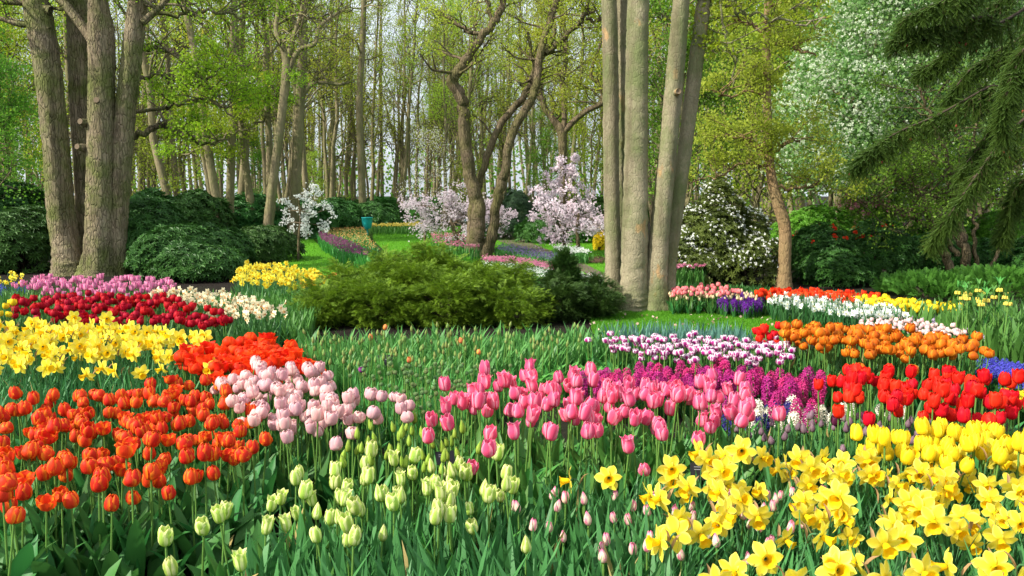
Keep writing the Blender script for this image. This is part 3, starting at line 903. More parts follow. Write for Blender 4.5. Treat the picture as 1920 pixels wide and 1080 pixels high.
# soil crumbs where the earth is bare
rng = np.random.default_rng(77)
mb = MB()
for px, n in (([(420, 1000), (600, 880), (640, 960), (560, 1090), (440, 1090)], 260), ([(480, 600), (610, 590), (640, 640), (520, 650)], 500)):
    P = fill(ground_poly(px, 0), n, rng, .6)
    V = np.array([[1, 0, 0], [0, 1, 0], [-1, 0, 0], [0, -1, 0], [0, 0, .8]]) * .012
    rep(mb, (V, np.array([[0, 1, 4], [1, 2, 4], [2, 3, 4], [3, 0, 4]]), np.zeros((5, 2)), 0), np.concatenate([P, np.zeros((len(P), 1))], 1),
        frames(np.tile([0, 0, 1.0], (len(P), 1)) + rng.normal(0, .4, (len(P), 3)), rng), rng.uniform(.4, 1.8, len(P)))
tag(mb.build("soil_crumbs", M_soil), None, None, None, "stuff")

# boardwalk with timber edging at the blue grape hyacinths
def box_mb(mb, x0, x1, y0, y1, z0, z1, mat=0, M=None):
    V = np.array([(x, y, z) for z in (z0, z1) for y in (y0, y1) for x in (x0, x1)], float)
    if M is not None: V = M(V)
    mb.add(V, [(0, 2, 3, 1), (4, 5, 7, 6), (0, 1, 5, 4), (1, 3, 7, 5), (3, 2, 6, 7), (2, 0, 4, 6)], mat)
bw = empty("boardwalk", (*on_z(1850, 648, .1)[:2], 0)); tag(bw, kind="structure")
p0 = on_z(1862, 640, .12); p1 = on_z(1960, 668, .12); dv = (p1 - p0)[:2]; dv /= np.linalg.norm(dv); nv_ = np.array([-dv[1], dv[0]])
if nv_[1] < 0: nv_ = -nv_
for k in range(16):
    m = MB(); o0 = p0[:2] + dv * k * .13 - np.array(bw.location)[:2]
    def Mx(V, o0=o0): return np.stack([o0[0] + V[:, 0] * dv[0] + V[:, 1] * nv_[0], o0[1] + V[:, 0] * dv[1] + V[:, 1] * nv_[1], V[:, 2]], 1)
    box_mb(m, 0, .122, 0, 1.3, .085, .12, 0, Mx); m.build("plank", M_wood, bw, False)
m = MB(); o0 = p0[:2] - np.array(bw.location)[:2]
box_mb(m, -.1, 2.2, -.055, -.004, 0, .13, 0, lambda V: np.stack([o0[0] + V[:, 0] * dv[0] + V[:, 1] * nv_[0], o0[1] + V[:, 0] * dv[1] + V[:, 1] * nv_[1], V[:, 2]], 1))
m.build("edging_beam", M_wood, bw, False)

# ------------------------------------------------------------------ the great trees
def flare(n, amp, z0, ph=0.0):
    return lambda th, z: 1 + amp * np.exp(-np.maximum(z, 0) / z0) * (1 + .55 * np.cos(n * th + ph)) + .035 * np.cos(3 * th + ph + z * .7)

def stem_obj(root, P, mat, seed, sides=20, fl=None, rough=.025, name="trunk"):
    rng = np.random.default_rng(seed); m = MB(); b = np.array(root.location)
    Q = smooth_path(P, max(30, len(P) * 3))
    tube(m, Q[:, :3] - b, Q[:, 3], sides, 0, True, rough, rng, fl)
    return m.build(name, mat, root)

def down(pts, y):
    """let the path start just under the ground"""
    P = px_path(pts, y)
    a = P[0].copy(); a[2] = -.08; 
    if P[0][2] < .02: P = P[P[:, 2] > .02]
    return np.vstack([a, P])

def finish_tree(root, out, tips, rng, lmat, per, size, sigma=.2, twigmat=None, bmat=None, proto=KITE, flat=.6, name="crown", limbs="branchwork"):
    b = np.array(root.location); m = MB()
    wood(m, [(P - b, R, o) for P, R, o in out], 0, 1)
    if m.n: m.build(limbs, [bmat, M_twig], root)
    if tips and per:
        c = MB(); leaves(c, cloud(rng, tips, per, sigma, flat) - b, size, rng, proto); c.build(name, lmat, root, False)

# left cluster: four trunks from one foot
rng = np.random.default_rng(11); Y = 17.0
b = on_z(165, 515, 0); root = empty("multi_trunk_tree", (b[0], b[1], 0)); out, tips = [], []
T1 = [(132, 520, 56), (126, 470, 50), (114, 400, 48), (102, 250, 46), (88, 120, 46), (68, 0, 46), (52, -120, 40), (35, -330, 26), (20, -560, 10)]
T2 = [(158, 514, 30, 17.5), (154, 350, 27, 17.5), (149, 200, 33, 17.5), (145, 0, 36, 17.5), (138, -220, 28, 17.5), (150, -500, 10, 17.5)]
T3 = [(184, 522, 60), (187, 460, 50), (189, 300, 48), (191, 150, 46), (189, 60, 46), (184, 0, 34), (178, -150, 26), (190, -450, 10)]
T4 = [(213, 520, 44), (218, 440, 38), (224, 350, 38), (233, 220, 37), (246, 110, 36), (258, 0, 33), (272, -150, 28), (300, -480, 10)]
paths = []
for k, (t, yy, am) in enumerate(((T1, Y, .25), (T2, 17.5, .15), (T3, Y - .15, .25), (T4, Y, .22))):
    P = down(t, yy); paths.append(P)
    stem_obj(root, P, M_barkL, 20 + k, fl=flare(5, am, .45, k * 1.7), rough=.03)
for pts in ([(92, 58, 16), (70, 45, 13), (40, 46, 11), (0, 34, 9), (-60, 20, 6)], [(176, 78, 22), (155, 50, 18), (128, 15, 17), (95, -20, 15), (60, -70, 10)], [(268, 42, 14), (290, 22, 13), (312, 0, 11), (350, -40, 9)],
            [(95, 20, 18), (50, 5, 15), (0, 0, 13), (-60, -20, 10)]):
    P = px_path(pts, Y - .1); out.append((P[:, :3], P[:, 3], 1)); grow(rng, P, out, tips, 5, (.6, 1.4), .4, .5, .2)
for pts in ([(262, 92, 9), (310, 92, 8), (350, 118, 7), (395, 168, 5), (430, 200, 3)], [(250, 258, 12), (285, 240, 12), (310, 232, 10), (350, 252, 8), (380, 270, 6), (430, 262, 3)],
            [(246, 150, 8), (300, 140, 7), (360, 160, 5), (420, 130, 4), (470, 120, 3)], [(255, 210, 7), (320, 200, 6), (380, 185, 5), (440, 220, 3)], [(262, 20, 9), (330, 30, 7), (400, 20, 6), (470, 40, 4)]):
    P = gnarl(px_path(pts, Y + .9), rng, .04); out.append((P[:, :3], P[:, 3], 1))
    grow(rng, P, out, tips, 9, (.5, 1.2), .38, .6, .05, maxo=3, nsub=4)
for P in paths: grow(rng, P, out, tips, 9, (1.5, 3.0), .62, .3, .35, z_min=6.0)
finish_tree(root, out, tips, rng, M_lf_spring, 2, .062, .10, bmat=M_barkL)
for (px, py, w, dx) in ((157, 230, 12, -.10), (152, 277, 13, -.12), (184, 190, 8, .0)):
    p = at_y(px, py, Y - .34); m = MB(); q = np.array([[0, .12, 0], [dx * .2, .0, .01], [dx * .35, -.07, .02]]) + p - b * [1, 1, 0]
    tube(m, q, [.09, .07, .06], 10, 0, False); m.build("branch_stub", M_barkL, root)
    m = MB(); e = q[-1]; a = np.arange(10) * .628
    dd = q[-1] - q[-2]; dd /= np.linalg.norm(dd); A = np.cross(dd, [0, 0, 1.0]); A /= np.linalg.norm(A); B = np.cross(dd, A)
    V = e + dd * .004 + .058 * (np.cos(a)[:, None] * A + np.sin(a)[:, None] * B)
    m.add(np.vstack([V, e + dd * .004]), [(i, (i + 1) % 10, 10) for i in range(10)]); m.build("cut_face", M_cut, root)
tag(root, "rugged grey-brown tree with four tall trunks, behind the lilac pink tulips", "tree")

# right cluster: five smooth trunks from one foot
rng = np.random.default_rng(12); Y = 11.35
b = on_z(1205, 578, 0); root = empty("multi_trunk_tree", (b[0], b[1], 0)); out, tips = [], []
R1 = [(1150, 556, 36, 11.9), (1151, 500, 32, 11.9), (1148, 400, 30, 11.9), (1146, 300, 29, 11.9), (1145, 150, 29, 11.9), (1142, 0, 28, 11.9), (1138, -200, 24, 11.9), (1120, -600, 10, 11.9)]
R1b = [(1166, 552, 18, 12.2), (1165, 300, 18, 12.2), (1166, 0, 20, 12.2), (1166, -300, 12, 12.2), (1180, -600, 6, 12.2)]
R2 = [(1187, 584, 52), (1188, 540, 50), (1190, 450, 49), (1193, 300, 43), (1194, 200, 42), (1195, 100, 41), (1197, 0, 39), (1200, -200, 33), (1190, -650, 12)]
R3 = [(1228, 584, 46), (1231, 520, 41), (1240, 410, 36), (1251, 300, 34), (1260, 200, 33), (1270, 90, 32), (1277, 0, 30), (1292, -200, 26), (1330, -620, 10)]
R4 = [(1251, 580, 30, 11.6), (1256, 500, 24, 11.6), (1266, 420, 24, 11.6), (1281, 300, 26, 11.6), (1294, 200, 27, 11.6), (1307, 100, 27, 11.6), (1320, 0, 26, 11.6), (1345, -200, 22, 11.6), (1400, -600, 8, 11.6)]
paths = []
for k, (t, am) in enumerate(((R1, .12), (R1b, .1), (R2, .2), (R3, .22), (R4, .3))):
    P = down(t, Y); paths.append(P)
    stem_obj(root, P, M_barkR, 40 + k, 22, fl=flare(5, am * 2.0, .17, k * 2.1), rough=.03)
p = at_y(1271, 172, 11.1); m = MB(); q = np.array([[0, .1, 0], [0, 0, .0], [.0, -.05, .0]]) + p - b * [1, 1, 0]
tube(m, q, [.05, .045, .038], 10, 0, False); m.build("branch_stub", M_barkR, root)
m = MB(); a = np.arange(10) * .628; V = q[-1] + .036 * np.stack([np.cos(a), 0 * a, np.sin(a)], 1)
m.add(np.vstack([V, q[-1] + [0, .02, 0]]), [(i, (i + 1) % 10, 10) for i in range(10)]); m.build("cut_face", M_cut, root)
for pts in ([(1318, 0, 5), (1370, -10, 5), (1400, 30, 3)], [(1325, -20, 7), (1380, 20, 6), (1430, 30, 5), (1500, 45, 4), (1560, 30, 3)], [(1340, -40, 5), (1362, 60, 4), (1380, 110, 3), (1374, 160, 2)]):
    P = gnarl(px_path(pts, 11.5), rng, .03); out.append((P[:, :3], P[:, 3], 1)); grow(rng, P, out, tips, 6, (.3, .8), .2, .5, .0)
for P in paths: grow(rng, P, out, tips, 9, (1.2, 2.4), .62, .3, .35, z_min=5.6)
finish_tree(root, out, tips, rng, M_lf_spring, 1, .06, .12, bmat=M_barkR)
tag(root, "smooth tan tree with five close upright trunks rising from the lawn beside the juniper", "tree")

# twisted tree in the middle, three stems
rng = np.random.default_rng(13); Y = 23.0
b = on_z(900, 481, 0); root = empty("twisted_tree", (b[0], b[1], 0)); out, tips = [], []
A = [(893, 484, 30), (893, 440, 27), (897, 395, 26), (881, 330, 24), (869, 240, 22), (868, 192, 21), (848, 152, 20), (866, 125, 18), (895, 80, 15), (925, 45, 14), (944, 0, 12), (958, -70, 9), (940, -150, 5)]
A2 = [(882, 484, 18, 23.4), (884, 430, 16, 23.4), (886, 380, 14, 23.4), (902, 330, 13, 23.4), (935, 240, 13, 23.4), (985, 175, 11, 23.4), (1000, 130, 8, 23.4), (990, 60, 5, 23.4)]
B = [(906, 484, 26), (922, 440, 20), (930, 385, 18), (945, 320, 17), (965, 240, 16), (1000, 180, 15), (1011, 120, 14), (1025, 60, 13), (1045, 0, 12), (1058, -80, 8)]
for k, t in enumerate((A, A2, B)):
    P = down(t, Y); P = np.vstack([P[:4], gnarl(P[4:], rng, .02)])
    stem_obj(root, P, M_barkO, 60 + k, 12, fl=flare(4, .25, .3, k), rough=.025)
    grow(rng, P, out, tips, 10, (.8, 1.9), .5, .35, .25, z_min=2.6)
for pts in ([(1022, 100, 11), (1060, 68, 9), (1088, 40, 8), (1104, 8, 7), (1110, -60, 5)], [(1098, 35, 6), (1120, 38, 5), (1160, 30, 4)], [(903, 68, 8), (880, 60, 7), (862, 48, 6), (820, 20, 4)], [(1090, 30, 4), (1120, 20, 3)], [(925, 45, 7), (915, 10, 6), (900, -30, 5)]):
    P = gnarl(px_path(pts, Y), rng, .03); out.append((P[:, :3], P[:, 3], 1)); grow(rng, P, out, tips, 6, (.4, 1.1), .3, .5, .2)
finish_tree(root, out, tips, rng, M_lf_far, 2, .06, .12, bmat=M_barkO)
tag(root, "dark mossy tree with three twisting stems in the far lawn behind the juniper", "tree")

# forked oak behind it
rng = np.random.default_rng(14); Y = 31.0
b = at_y(1057, 440, Y); root = empty("forked_tree", (b[0], b[1], 0)); out, tips = [], []
A = [(1058, 456, 17), (1056, 400, 15), (1055, 300, 15), (1053, 250, 17), (1038, 225, 13), (1020, 200, 11), (1010, 160, 10), (1012, 120, 9), (1040, 60, 7), (1030, 0, 6), (1035, -80, 4)]
Bp = [(1053, 252, 13), (1075, 228, 11), (1100, 208, 10), (1128, 192, 9), (1126, 160, 8), (1108, 140, 7), (1120, 100, 5), (1140, 40, 4)]
C_ = [(1054, 260, 12), (1058, 220, 10), (1055, 150, 9), (1062, 90, 8), (1052, 0, 6), (1050, -90, 3)]
for k, t in enumerate((A, Bp, C_)):
    P = down(t, Y) if k == 0 else px_path(t, Y)
    stem_obj(root, P, M_barkO, 70 + k, 10, rough=.05, name="trunk" if k == 0 else "branch"); grow(rng, P, out, tips, 14, (.8, 2.0), .35, .35, .2, z_min=3.0)
finish_tree(root, out, tips, rng, M_lf_far, 4, .07, .14, bmat=M_barkO)
tag(root, "dark forked oak with crooked arms behind the pink cherry", "tree")

# slim ochre tree at the red camellias
rng = np.random.default_rng(15); Y = 14.4
b = on_z(1469, 541, 0); root = empty("slim_tree", (b[0], b[1], 0)); out, tips = [], []
A = [(1470, 546, 27), (1471, 500, 23), (1472, 430, 23), (1462, 390, 22), (1450, 350, 19), (1443, 300, 16), (1440, 250, 16), (1438, 180, 15), (1437, 100, 14), (1440, 0, 13), (1440, -150, 10), (1440, -400, 5)]
P = down(A, Y); stem_obj(root, P, M_barkS, 80, 14, fl=flare(4, .25, .2), rough=.03)
for pts in ([(1440, 300, 8), (1415, 275, 6), (1390, 255, 5), (1340, 258, 3)], [(1442, 310, 6), (1400, 305, 5), (1340, 330, 3), (1290, 345, 2)], [(1440, 300, 6), (1470, 270, 5), (1500, 265, 3)], [(1440, 190, 6), (1410, 170, 5), (1370, 180, 4), (1330, 165, 2)], [(1440, 95, 7), (1470, 80, 6), (1490, 90, 5), (1530, 105, 3)], [(1437, 60, 6), (1400, 45, 5), (1350, 20, 4)], [(1440, 20, 6), (1480, -5, 5), (1530, -10, 4)], [(1450, 352, 6), (1500, 350, 5), (1560, 340, 3)]):
    Q = gnarl(px_path(pts, Y), rng, .03); out.append((Q[:, :3], Q[:, 3], 1)); grow(rng, Q, out, tips, 8, (.35, .9), .15, .55, .1)
grow(rng, P, out, tips, 10, (1.0, 2.0), .6, .3, .3, z_min=4.6)
finish_tree(root, out, tips, rng, M_lf_olive, 3, .05, .09, bmat=M_barkS)
tag(root, "slim ochre-barked tree with a crooked trunk standing behind the red and white border", "tree")

# leaning woodland trees behind the rhododendrons
def woodland(kind, label, Y, stems, seed, br=(), lmat=None, per=3, size=.07, start=.45, nl=14, bmat=None, zmin=3.2, L=(1.0, 2.6), group=None):
    rng = np.random.default_rng(seed); P0 = down(stems[0], Y); root = empty(kind, (P0[0][0], P0[0][1], 0)); out, tips = [], []
    for k, t in enumerate(stems):
        P = down(t, Y) if t[0][1] > 380 else px_path(t, Y)
        stem_obj(root, P, bmat or M_barkF, seed + k, 10, fl=flare(4, .2, .3), rough=.03, name="trunk" if t[0][1] > 340 else "branch")
        grow(rng, P, out, tips, nl, L, start, .35, .25, z_min=zmin)
    for pts in br:
        P = gnarl(px_path(pts, Y), rng, .04); out.append((P[:, :3], P[:, 3], 1)); grow(rng, P, out, tips, 7, (.6, 1.5), .2, .5, .1)
    finish_tree(root, out, tips, rng, lmat or M_lf_spring, per, size, .14, bmat=bmat or M_barkF)
    return tag(root, label, "tree", group)

woodland("leaning_tree", "grey-brown tree leaning to one side beside the fork-footed one, behind the rhododendrons", 30, [[(413, 455, 19), (412, 415, 17), (393, 300, 16), (378, 200, 14), (365, 100, 13), (345, 0, 12), (320, -150, 8), (310, -300, 4)], [(404, 455, 10), (402, 410, 9), (384, 310, 8), (372, 250, 7)]], 101,
         [[(378, 200, 6), (420, 160, 5), (470, 150, 3)], [(390, 280, 6), (430, 250, 4), (480, 240, 3)]], per=5)
woodland("straight_tree", "straight brown trunk under bright leafy sprays, next to the leaning grey-brown tree", 31, [[(430, 455, 18), (431, 380, 16), (435, 250, 15), (438, 100, 13), (440, -50, 11), (445, -300, 5)]], 102, [[(436, 230, 6), (480, 190, 5), (530, 180, 3)], [(434, 300, 5), (390, 280, 4), (340, 290, 3)]], per=5)
woodland("leaning_tree", "thin trunk bowed towards the leafy sprays, behind the small white cherry", 32, [[(480, 455, 19), (474, 410, 17), (463, 330, 14), (455, 250, 13), (446, 150, 11), (440, 20, 9), (430, -200, 4)]], 103, [[(455, 250, 5), (490, 225, 4), (540, 200, 3)]], per=4)
woodland("forked_tree", "brown tree forking high into two crooked limbs beside the small white cherry", 30, [[(500, 460, 23), (503, 425, 20), (512, 340, 18), (525, 240, 16), (537, 130, 17), (530, 90, 11), (518, 55, 9), (522, 0, 8), (510, -120, 5)], [(540, 135, 10), (560, 95, 9), (590, 82, 8), (600, 50, 7), (640, 20, 5)], [(538, 120, 11), (550, 70, 9), (566, 20, 8), (580, -80, 4)]], 104, per=1, nl=10, start=.55)
woodland("straight_tree", "thick straight grey trunk with an elbowed limb behind the small white cherry", 33, [[(545, 455, 23), (552, 380, 20), (558, 280, 19), (563, 180, 18), (568, 100, 17), (566, 0, 15), (570, -200, 9)], [(563, 190, 9), (580, 162, 8), (600, 155, 7), (640, 158, 5), (665, 150, 3)]], 105, per=1, nl=12)
woodland("straight_tree", "tall slender trunk near the turquoise litter bin, taller than its neighbours", 44, [[(682, 425, 15), (678, 330, 14), (674, 200, 13), (680, 80, 11), (684, -50, 9), (690, -200, 4)]], 106, per=2)

# ------------------------------------------------------------------ the wood behind
FT = [forest_tree(200 + i, H=random.Random(i).uniform(17, 22), r=.155, first=[5, 4, 6, 3.5, 5, 7][i], lean=[.01, -.02, .0, .03, -.01, .0][i], lmat=[M_lf_far, M_lf_far, M_lf_olive, M_lf_far, M_lf_olive, M_lf_spring][i],
                  per=[1, 2, 1, 1, 1, 1][i], leafsize=.09, nl=28) for i in range(6)]
rng = np.random.default_rng(500); spots = []
tries = 0
while len(spots) < 205 and tries < 20000:
    tries += 1
    y = 31 + 56 * rng.uniform(0, 1) ** .85; px = rng.uniform(-160, 2080); x = (px - 960) / F * y
    if 590 < px < 1160 and y < 47: continue
    if 640 < px < 1120 and y < 60 and rng.uniform() < .3: continue
    if px > 1160 and y < 40 and rng.uniform() < .6: continue
    if px > 1500 and rng.uniform() < .5: continue
    if min([math.hypot(x - a, y - c) for a, c in spots] or [9]) < 1.6 + (y - 30) * .012: continue
    spots.append((x, y))
for x, y in spots:
    k = int(rng.integers(6))
    place_tree("forest_tree", [("trunk", FT[k][0]), ("crown", FT[k][1])], (x, y, max(0, y - 60) * .012 - .05), rng.uniform(0, 6.28), rng.uniform(.75, 1.15), "tall slender tree with thin rising limbs in the wood beyond the lawn", "slender trees in the wood behind the garden").rotation_euler = (rng.normal(0, .045), rng.normal(0, .045), rng.uniform(0, 6.28))

# young leafy undergrowth trees
UT = [forest_tree(300 + i, H=[7, 6, 8][i], r=.07, first=.8, nl=24, lmat=[M_lf_lush, M_lf_olive, M_lf_spring][i], per=[3, 2, 3][i], leafsize=.075, Ls=(1.4, 2.6), droop=.2) for i in range(3)]
spots = [(1290, 24, 1.0, 0), (1350, 27, 1.2, 0), (1400, 21, .9, 1), (1440, 30, 1.2, 0), (1500, 23, 1.1, 2), (1560, 27, 1.2, 0), (1600, 22, .9, 2), (1660, 25, 1.1, 0), (1720, 21, .9, 0), (1780, 26, 1.3, 2), (1850, 22, 1.1, 0), (1910, 26, 1.2, 0), (1960, 20, 1.1, 2), (1340, 36, 1.5, 0), (1460, 38, 1.6, 2), (1590, 37, 1.6, 1),
         (20, 27, .8, 0), (60, 33, 1.0, 2), (-60, 25, 1.0, 0), (300, 40, 1.0, 1), (600, 52, .7, 1), (880, 52, .7, 1), (1020, 50, .9, 0), (1110, 42, 1.0, 2), (500, 58, .8, 0), (120, 50, 1.0, 1)]
for i, (px, y, s, k) in enumerate(spots):
    p = at_y(px, 400, y); right = px > 1200
    place_tree("young_tree", [("trunk", UT[k][0]), ("crown", UT[k][1])], (p[0], y, 0), i * 1.3, s,
               "leafy young tree in the thicket behind the white magnolia and red camellias" if right else "young tree leafy from the ground up, at the edge of the wood beyond the rhododendrons",
               "young leafy trees in the thicket" if right else "young leafy trees at the edge of the wood")

# the wood closing the view, one mass
rng = np.random.default_rng(600); m = MB(); C = []
for i in range(230):
    y = rng.uniform(90, 125); x = rng.uniform(-1, 1) * (y * .85); z0 = (y - 60) * .012; h = rng.uniform(14, 22); q = rng.normal(0, .5, 2)
    tube(m, [(x, y, z0 - .1), (x + q[0], y, h / 2), (x + q[1], y, h)], [.22, .17, .06], 5, 0, cap=False)
    n = 22; C.append(np.stack([x + rng.normal(0, 1.9, n), y + rng.normal(0, 1.5, n), z0 + rng.uniform(.02, 1, n) ** .8 * h], 1))
leaves(m, np.concatenate(C), .30, rng, WIDE, mat=1)
y = rng.uniform(88, 98, 20000); Cn = np.stack([rng.uniform(-1, 1, 20000) * 85, y, rng.uniform(0, 1, 20000) ** 1.3 * 7.5 + .3], 1)
leaves(m, Cn, .36, rng, WIDE, mat=2)
tag(m.build("distant_woodland", [M_barkF, M_lf_far, M_lf_lush], None, False), None, None, None, "stuff")

# ------------------------------------------------------------------ shrubs
def bx(x0, x1, top, y, depth, lift=.25):
    a, b2 = at_y(x0, top, y), at_y(x1, top, y); H = a[2]
    return ((a[0] + b2[0]) / 2, y, H * lift), (abs(b2[0] - a[0]) / 2, depth, H * (1 - lift) * 1.05)

RH = "dark glossy rhododendron shrubs"
mound("rhododendron", [bx(-190, 60, 372, 18.5, 1.6), bx(-60, 125, 395, 18.2, 1.2)], M_lf_rhodo, 1, "dark rhododendron with glossy leaves beside the four-trunked tree, at the edge of the view", "shrub", dens=330)
mound("rhododendron", [bx(195, 345, 378, 18.3, 1.3), bx(255, 400, 425, 16.6, 1.0)], M_lf_rhodo, 2, "large dark rhododendron close behind the four-trunked tree", "shrub", dens=330)
mound("rhododendron", [bx(330, 460, 425, 18.3, 1.4), bx(290, 455, 462, 16.0, .9)], M_lf_rhodo, 3, "round rhododendron beside the bright yellow bed", "shrub", dens=330)
mound("rhododendron", [bx(425, 560, 428, 21.5, 1.4)], M_lf_rhodo, 4, "rhododendron behind the small white cherry tree", "shrub", dens=300)
for k, (a, c, t, y) in enumerate(((310, 430, 366, 30), (400, 540, 372, 33), (240, 350, 360, 29), (500, 610, 378, 35))):
    mound("rhododendron", [bx(a, c, t, y, 2.0)], M_lf_rhodo, 10 + k, "dark rhododendron in the row under the leaning woodland trees", "shrub", "rhododendrons under the woodland trees", dens=90, L=.2)
for k, (a, c, t, y) in enumerate(((585, 680, 378, 42), (655, 760, 378, 44), (-40, 60, 350, 26), (80, 200, 375, 30))):
    mound("rhododendron", [bx(a, c, t, y, 2.4)], M_lf_rhodo, 20 + k, ["dark rhododendron behind the plum and green tulip bed", "dark rhododendron behind the far yellow border", "dark rhododendron at the edge of the wood beyond the four-trunked tree", "low dark rhododendron seen past the four-trunked tree"][k], "shrub", dens=70, L=.22)
for k in range(9):
    y = 58 + (k % 3) * 4; px = 560 + k * 80
    mound("woodland_shrub", [bx(px - 60, px + 60, 374, y, 2.5)], M_lf_mid, 30 + k, "low green shrub at the foot of the wood beyond the far lawn", "shrub", "green shrubs at the foot of the wood", dens=30, L=.3)
mound("yew", [bx(935, 1010, 352, 36, 1.6), bx(900, 985, 400, 34, 1.4)], M_yew, 50, "dark yew between the two pink cherry trees", "shrub", dens=160, L=.14, w=.1)
mound("rhododendron", [bx(965, 1060, 405, 31, 1.2), bx(1050, 1135, 415, 31, 1.2)], M_lf_rhodo, 51, "dark rhododendron under the conical pink cherry", "shrub", dens=130, L=.15)
mound("bare_shrub", [bx(1095, 1140, 482, 20.5, .4)], plain("russet twig", (.10, .06, .035), .9, .3), 52, "low brown twiggy shrub beside the far path", "shrub", dens=900, L=.05, w=.06)
mound("forsythia", [bx(1112, 1140, 428, 26, .35)], leaf_mat("forsythia blossom", (.70, .52, .01), (.88, .72, .03), .3), 53, "small bright yellow shrub beside the smooth tan trunks", "shrub", dens=900, L=.06)
mound("magnolia", [bx(1300, 1392, 346, 15.4, .5, .6), bx(1262, 1350, 395, 15.3, .5, .5), bx(1345, 1440, 392, 15.5, .5, .5), bx(1250, 1350, 440, 15.0, .6, .4), bx(1330, 1460, 440, 15.0, .7, .4), bx(1290, 1400, 400, 15.0, .5, .5)], leaf_mat('olive magnolia leaf', (.05, .095, .015), (.17, .25, .045), .35, .5, clump=3), 54, "rounded white-flowering shrub beside the smooth tan trunks", "shrub", dens=430, L=.075, stems=14, blooms=(M_bl_white, .42, .028, (.35, 9)), rough=.42, updir=.7)
mound("camellia", [bx(1478, 1600, 428, 15.6, .9), bx(1570, 1720, 420, 15.8, 1.0), bx(1500, 1640, 470, 14.9, .6)], M_lf_cam, 55, "broad camellia with scattered red flowers behind the slim ochre tree", "shrub", dens=430, L=.08, stems=8, blooms=(M_bl_red, .02, .06, (.72, 9)))
mound("evergreen_shrub", [bx(1690, 1800, 440, 16.0, .9), bx(1780, 1900, 455, 15.5, .9), bx(1880, 2010, 450, 15.0, .9)], M_lf_cam, 56, "dark evergreen shrub under the spreading dark conifer", "shrub", dens=380, L=.08)
mound("laurel", [bx(1440, 1620, 392, 19.0, .9, .45), bx(1590, 1700, 410, 19.4, .9)], M_lf_lush, 58, "pale green loose shrub between the slim ochre tree and the camellia", "shrub", dens=260, L=.085)
mound("laurel", [bx(1690, 1850, 405, 19.8, .9), bx(1830, 1990, 395, 19.2, .9, .45)], M_lf_lush, 59, "pale green loose shrub seen under the drooping conifer", "shrub", dens=260, L=.085)
mound("azalea", [bx(1585, 1730, 345, 20, .8, .6)], M_lf_lush, 57, "pink azalea glimpsed between the camellia and the white-flowering tree", "shrub", dens=300, L=.08, blooms=(M_bl_rose, .3, .07, (1.0, 9)))

def feather(rng, n=8, per=4):
    """one flat feathery spray, length 1 along z, spread in x"""
    V, Q, U = [], [], []
    def leaf(p, d, L, w):
        s = np.array([-d[2], 0, d[0]]); b = len(V)
        V.extend([p, p + d * L * .5 + s * w * 2.4, p + d * L, p + d * L * .5 - s * w * 2.4]); Q.append((b, b + 1, b + 2, b + 3)); U.extend([(.5, 0), (1, .5), (.5, 1), (0, .5)])
    for k in range(n):
        t = k / n; p = np.array([0, -.25 * t * t, t])
        for sd in (-1, 1):
            a = sd * rng.uniform(.5, .8); d = np.array([math.sin(a), rng.normal(0, .15), math.cos(a)]); L = .42 * (1 - t * .75)
            for j in range(per):
                q = p + d * L * j / per; b2 = a + sd * (.5 if j % 2 else -.45)
                leaf(q, np.array([math.sin(b2), rng.normal(0, .2), math.cos(b2)]), L * .42, .022)
            leaf(p + d * L * .55, d, L * .5, .022)
        leaf(p, np.array([0, -.2, 1.0]), .2, .02)
    return np.array(V), np.array(Q), np.array(U), 0

def juniper(name, boxes, mat, seed, label, dens, size, up=.12, pr=.2):
    """a conifer built of overhanging tufts of feathery sprays with dark gaps between"""
    rng = np.random.default_rng(seed); root = empty(name, (boxes[0][0][0], boxes[0][0][1], 0)); base = np.array(root.location); m = MB(); st = MB()
    protos = [feather(rng, 5, 2) for _ in range(5)]
    for bi, (C, Sz) in enumerate(boxes):
        C, Sz = np.array(C), np.array(Sz); area = 6.28 * (Sz[0] * Sz[1] + Sz[0] * Sz[2] + Sz[1] * Sz[2]) / 3
        npl = int(area * dens); D = rand_dirs(rng, npl); D[:, 1] -= .25; D[:, 2] += .2; D /= np.linalg.norm(D, axis=1)[:, None]
        K = rand_dirs(rng, 16); bump = np.max(np.clip((D @ K.T - .6) / .4, 0, 1), axis=1); P = C + D * Sz * ((.60 + .42 * bump) * rng.uniform(.72, 1.0, npl) ** .5)[:, None]
        P[:, 2] = np.clip(P[:, 2], .05, None)
        for p, d in zip(P, D):
            h = d * [1, 1, .15] + [0, 0, up * .6] + rng.normal(0, .25, 3) * [1, 1, .25]; h = h / np.linalg.norm(h); sd = np.cross(h, [0, 0, 1.0]); sd /= np.linalg.norm(sd) + 1e-6; nm = np.cross(sd, h); r = pr * rng.uniform(.5, 1.25); k = 34
            a = rng.uniform(-r, r * .9, k); w = rng.normal(0, .5, k) * r * .6 * (1.15 - (a + r) / (2.2 * r))
            Q = p + a[:, None] * h + w[:, None] * sd + (-.35 * a ** 2 / r - .8 * w ** 2 / r + rng.normal(0, .018, k))[:, None] * nm
            Q[:, 2] = np.maximum(Q[:, 2], .02)
            DD = h + (w / r)[:, None] * sd * 1.3 + rng.normal(0, .35, (k, 3)) + np.array([0, 0, .15]); q = int(rng.integers(5))
            rep(m, protos[q], Q - base, frames(DD, rng, roll=.4), rng.uniform(.6, 1.3, k) * size)
        for k in range(8):
            q = C + (P[rng.integers(len(P))] - C) * .75 - base; b0 = C * [1, 1, 0] - base * [1, 1, 0]
            W4 = smooth_path([(*b0, .03), (*((q + b0) / 2 + [0, 0, .05]), .018), (*q, .006)], 7); tube(st, W4[:, :3], W4[:, 3], 5, 0, cap=False)
    m.build("foliage", mat, root, False); st.build("branchwork", M_twig, root)
    return tag(root, label, "shrub")

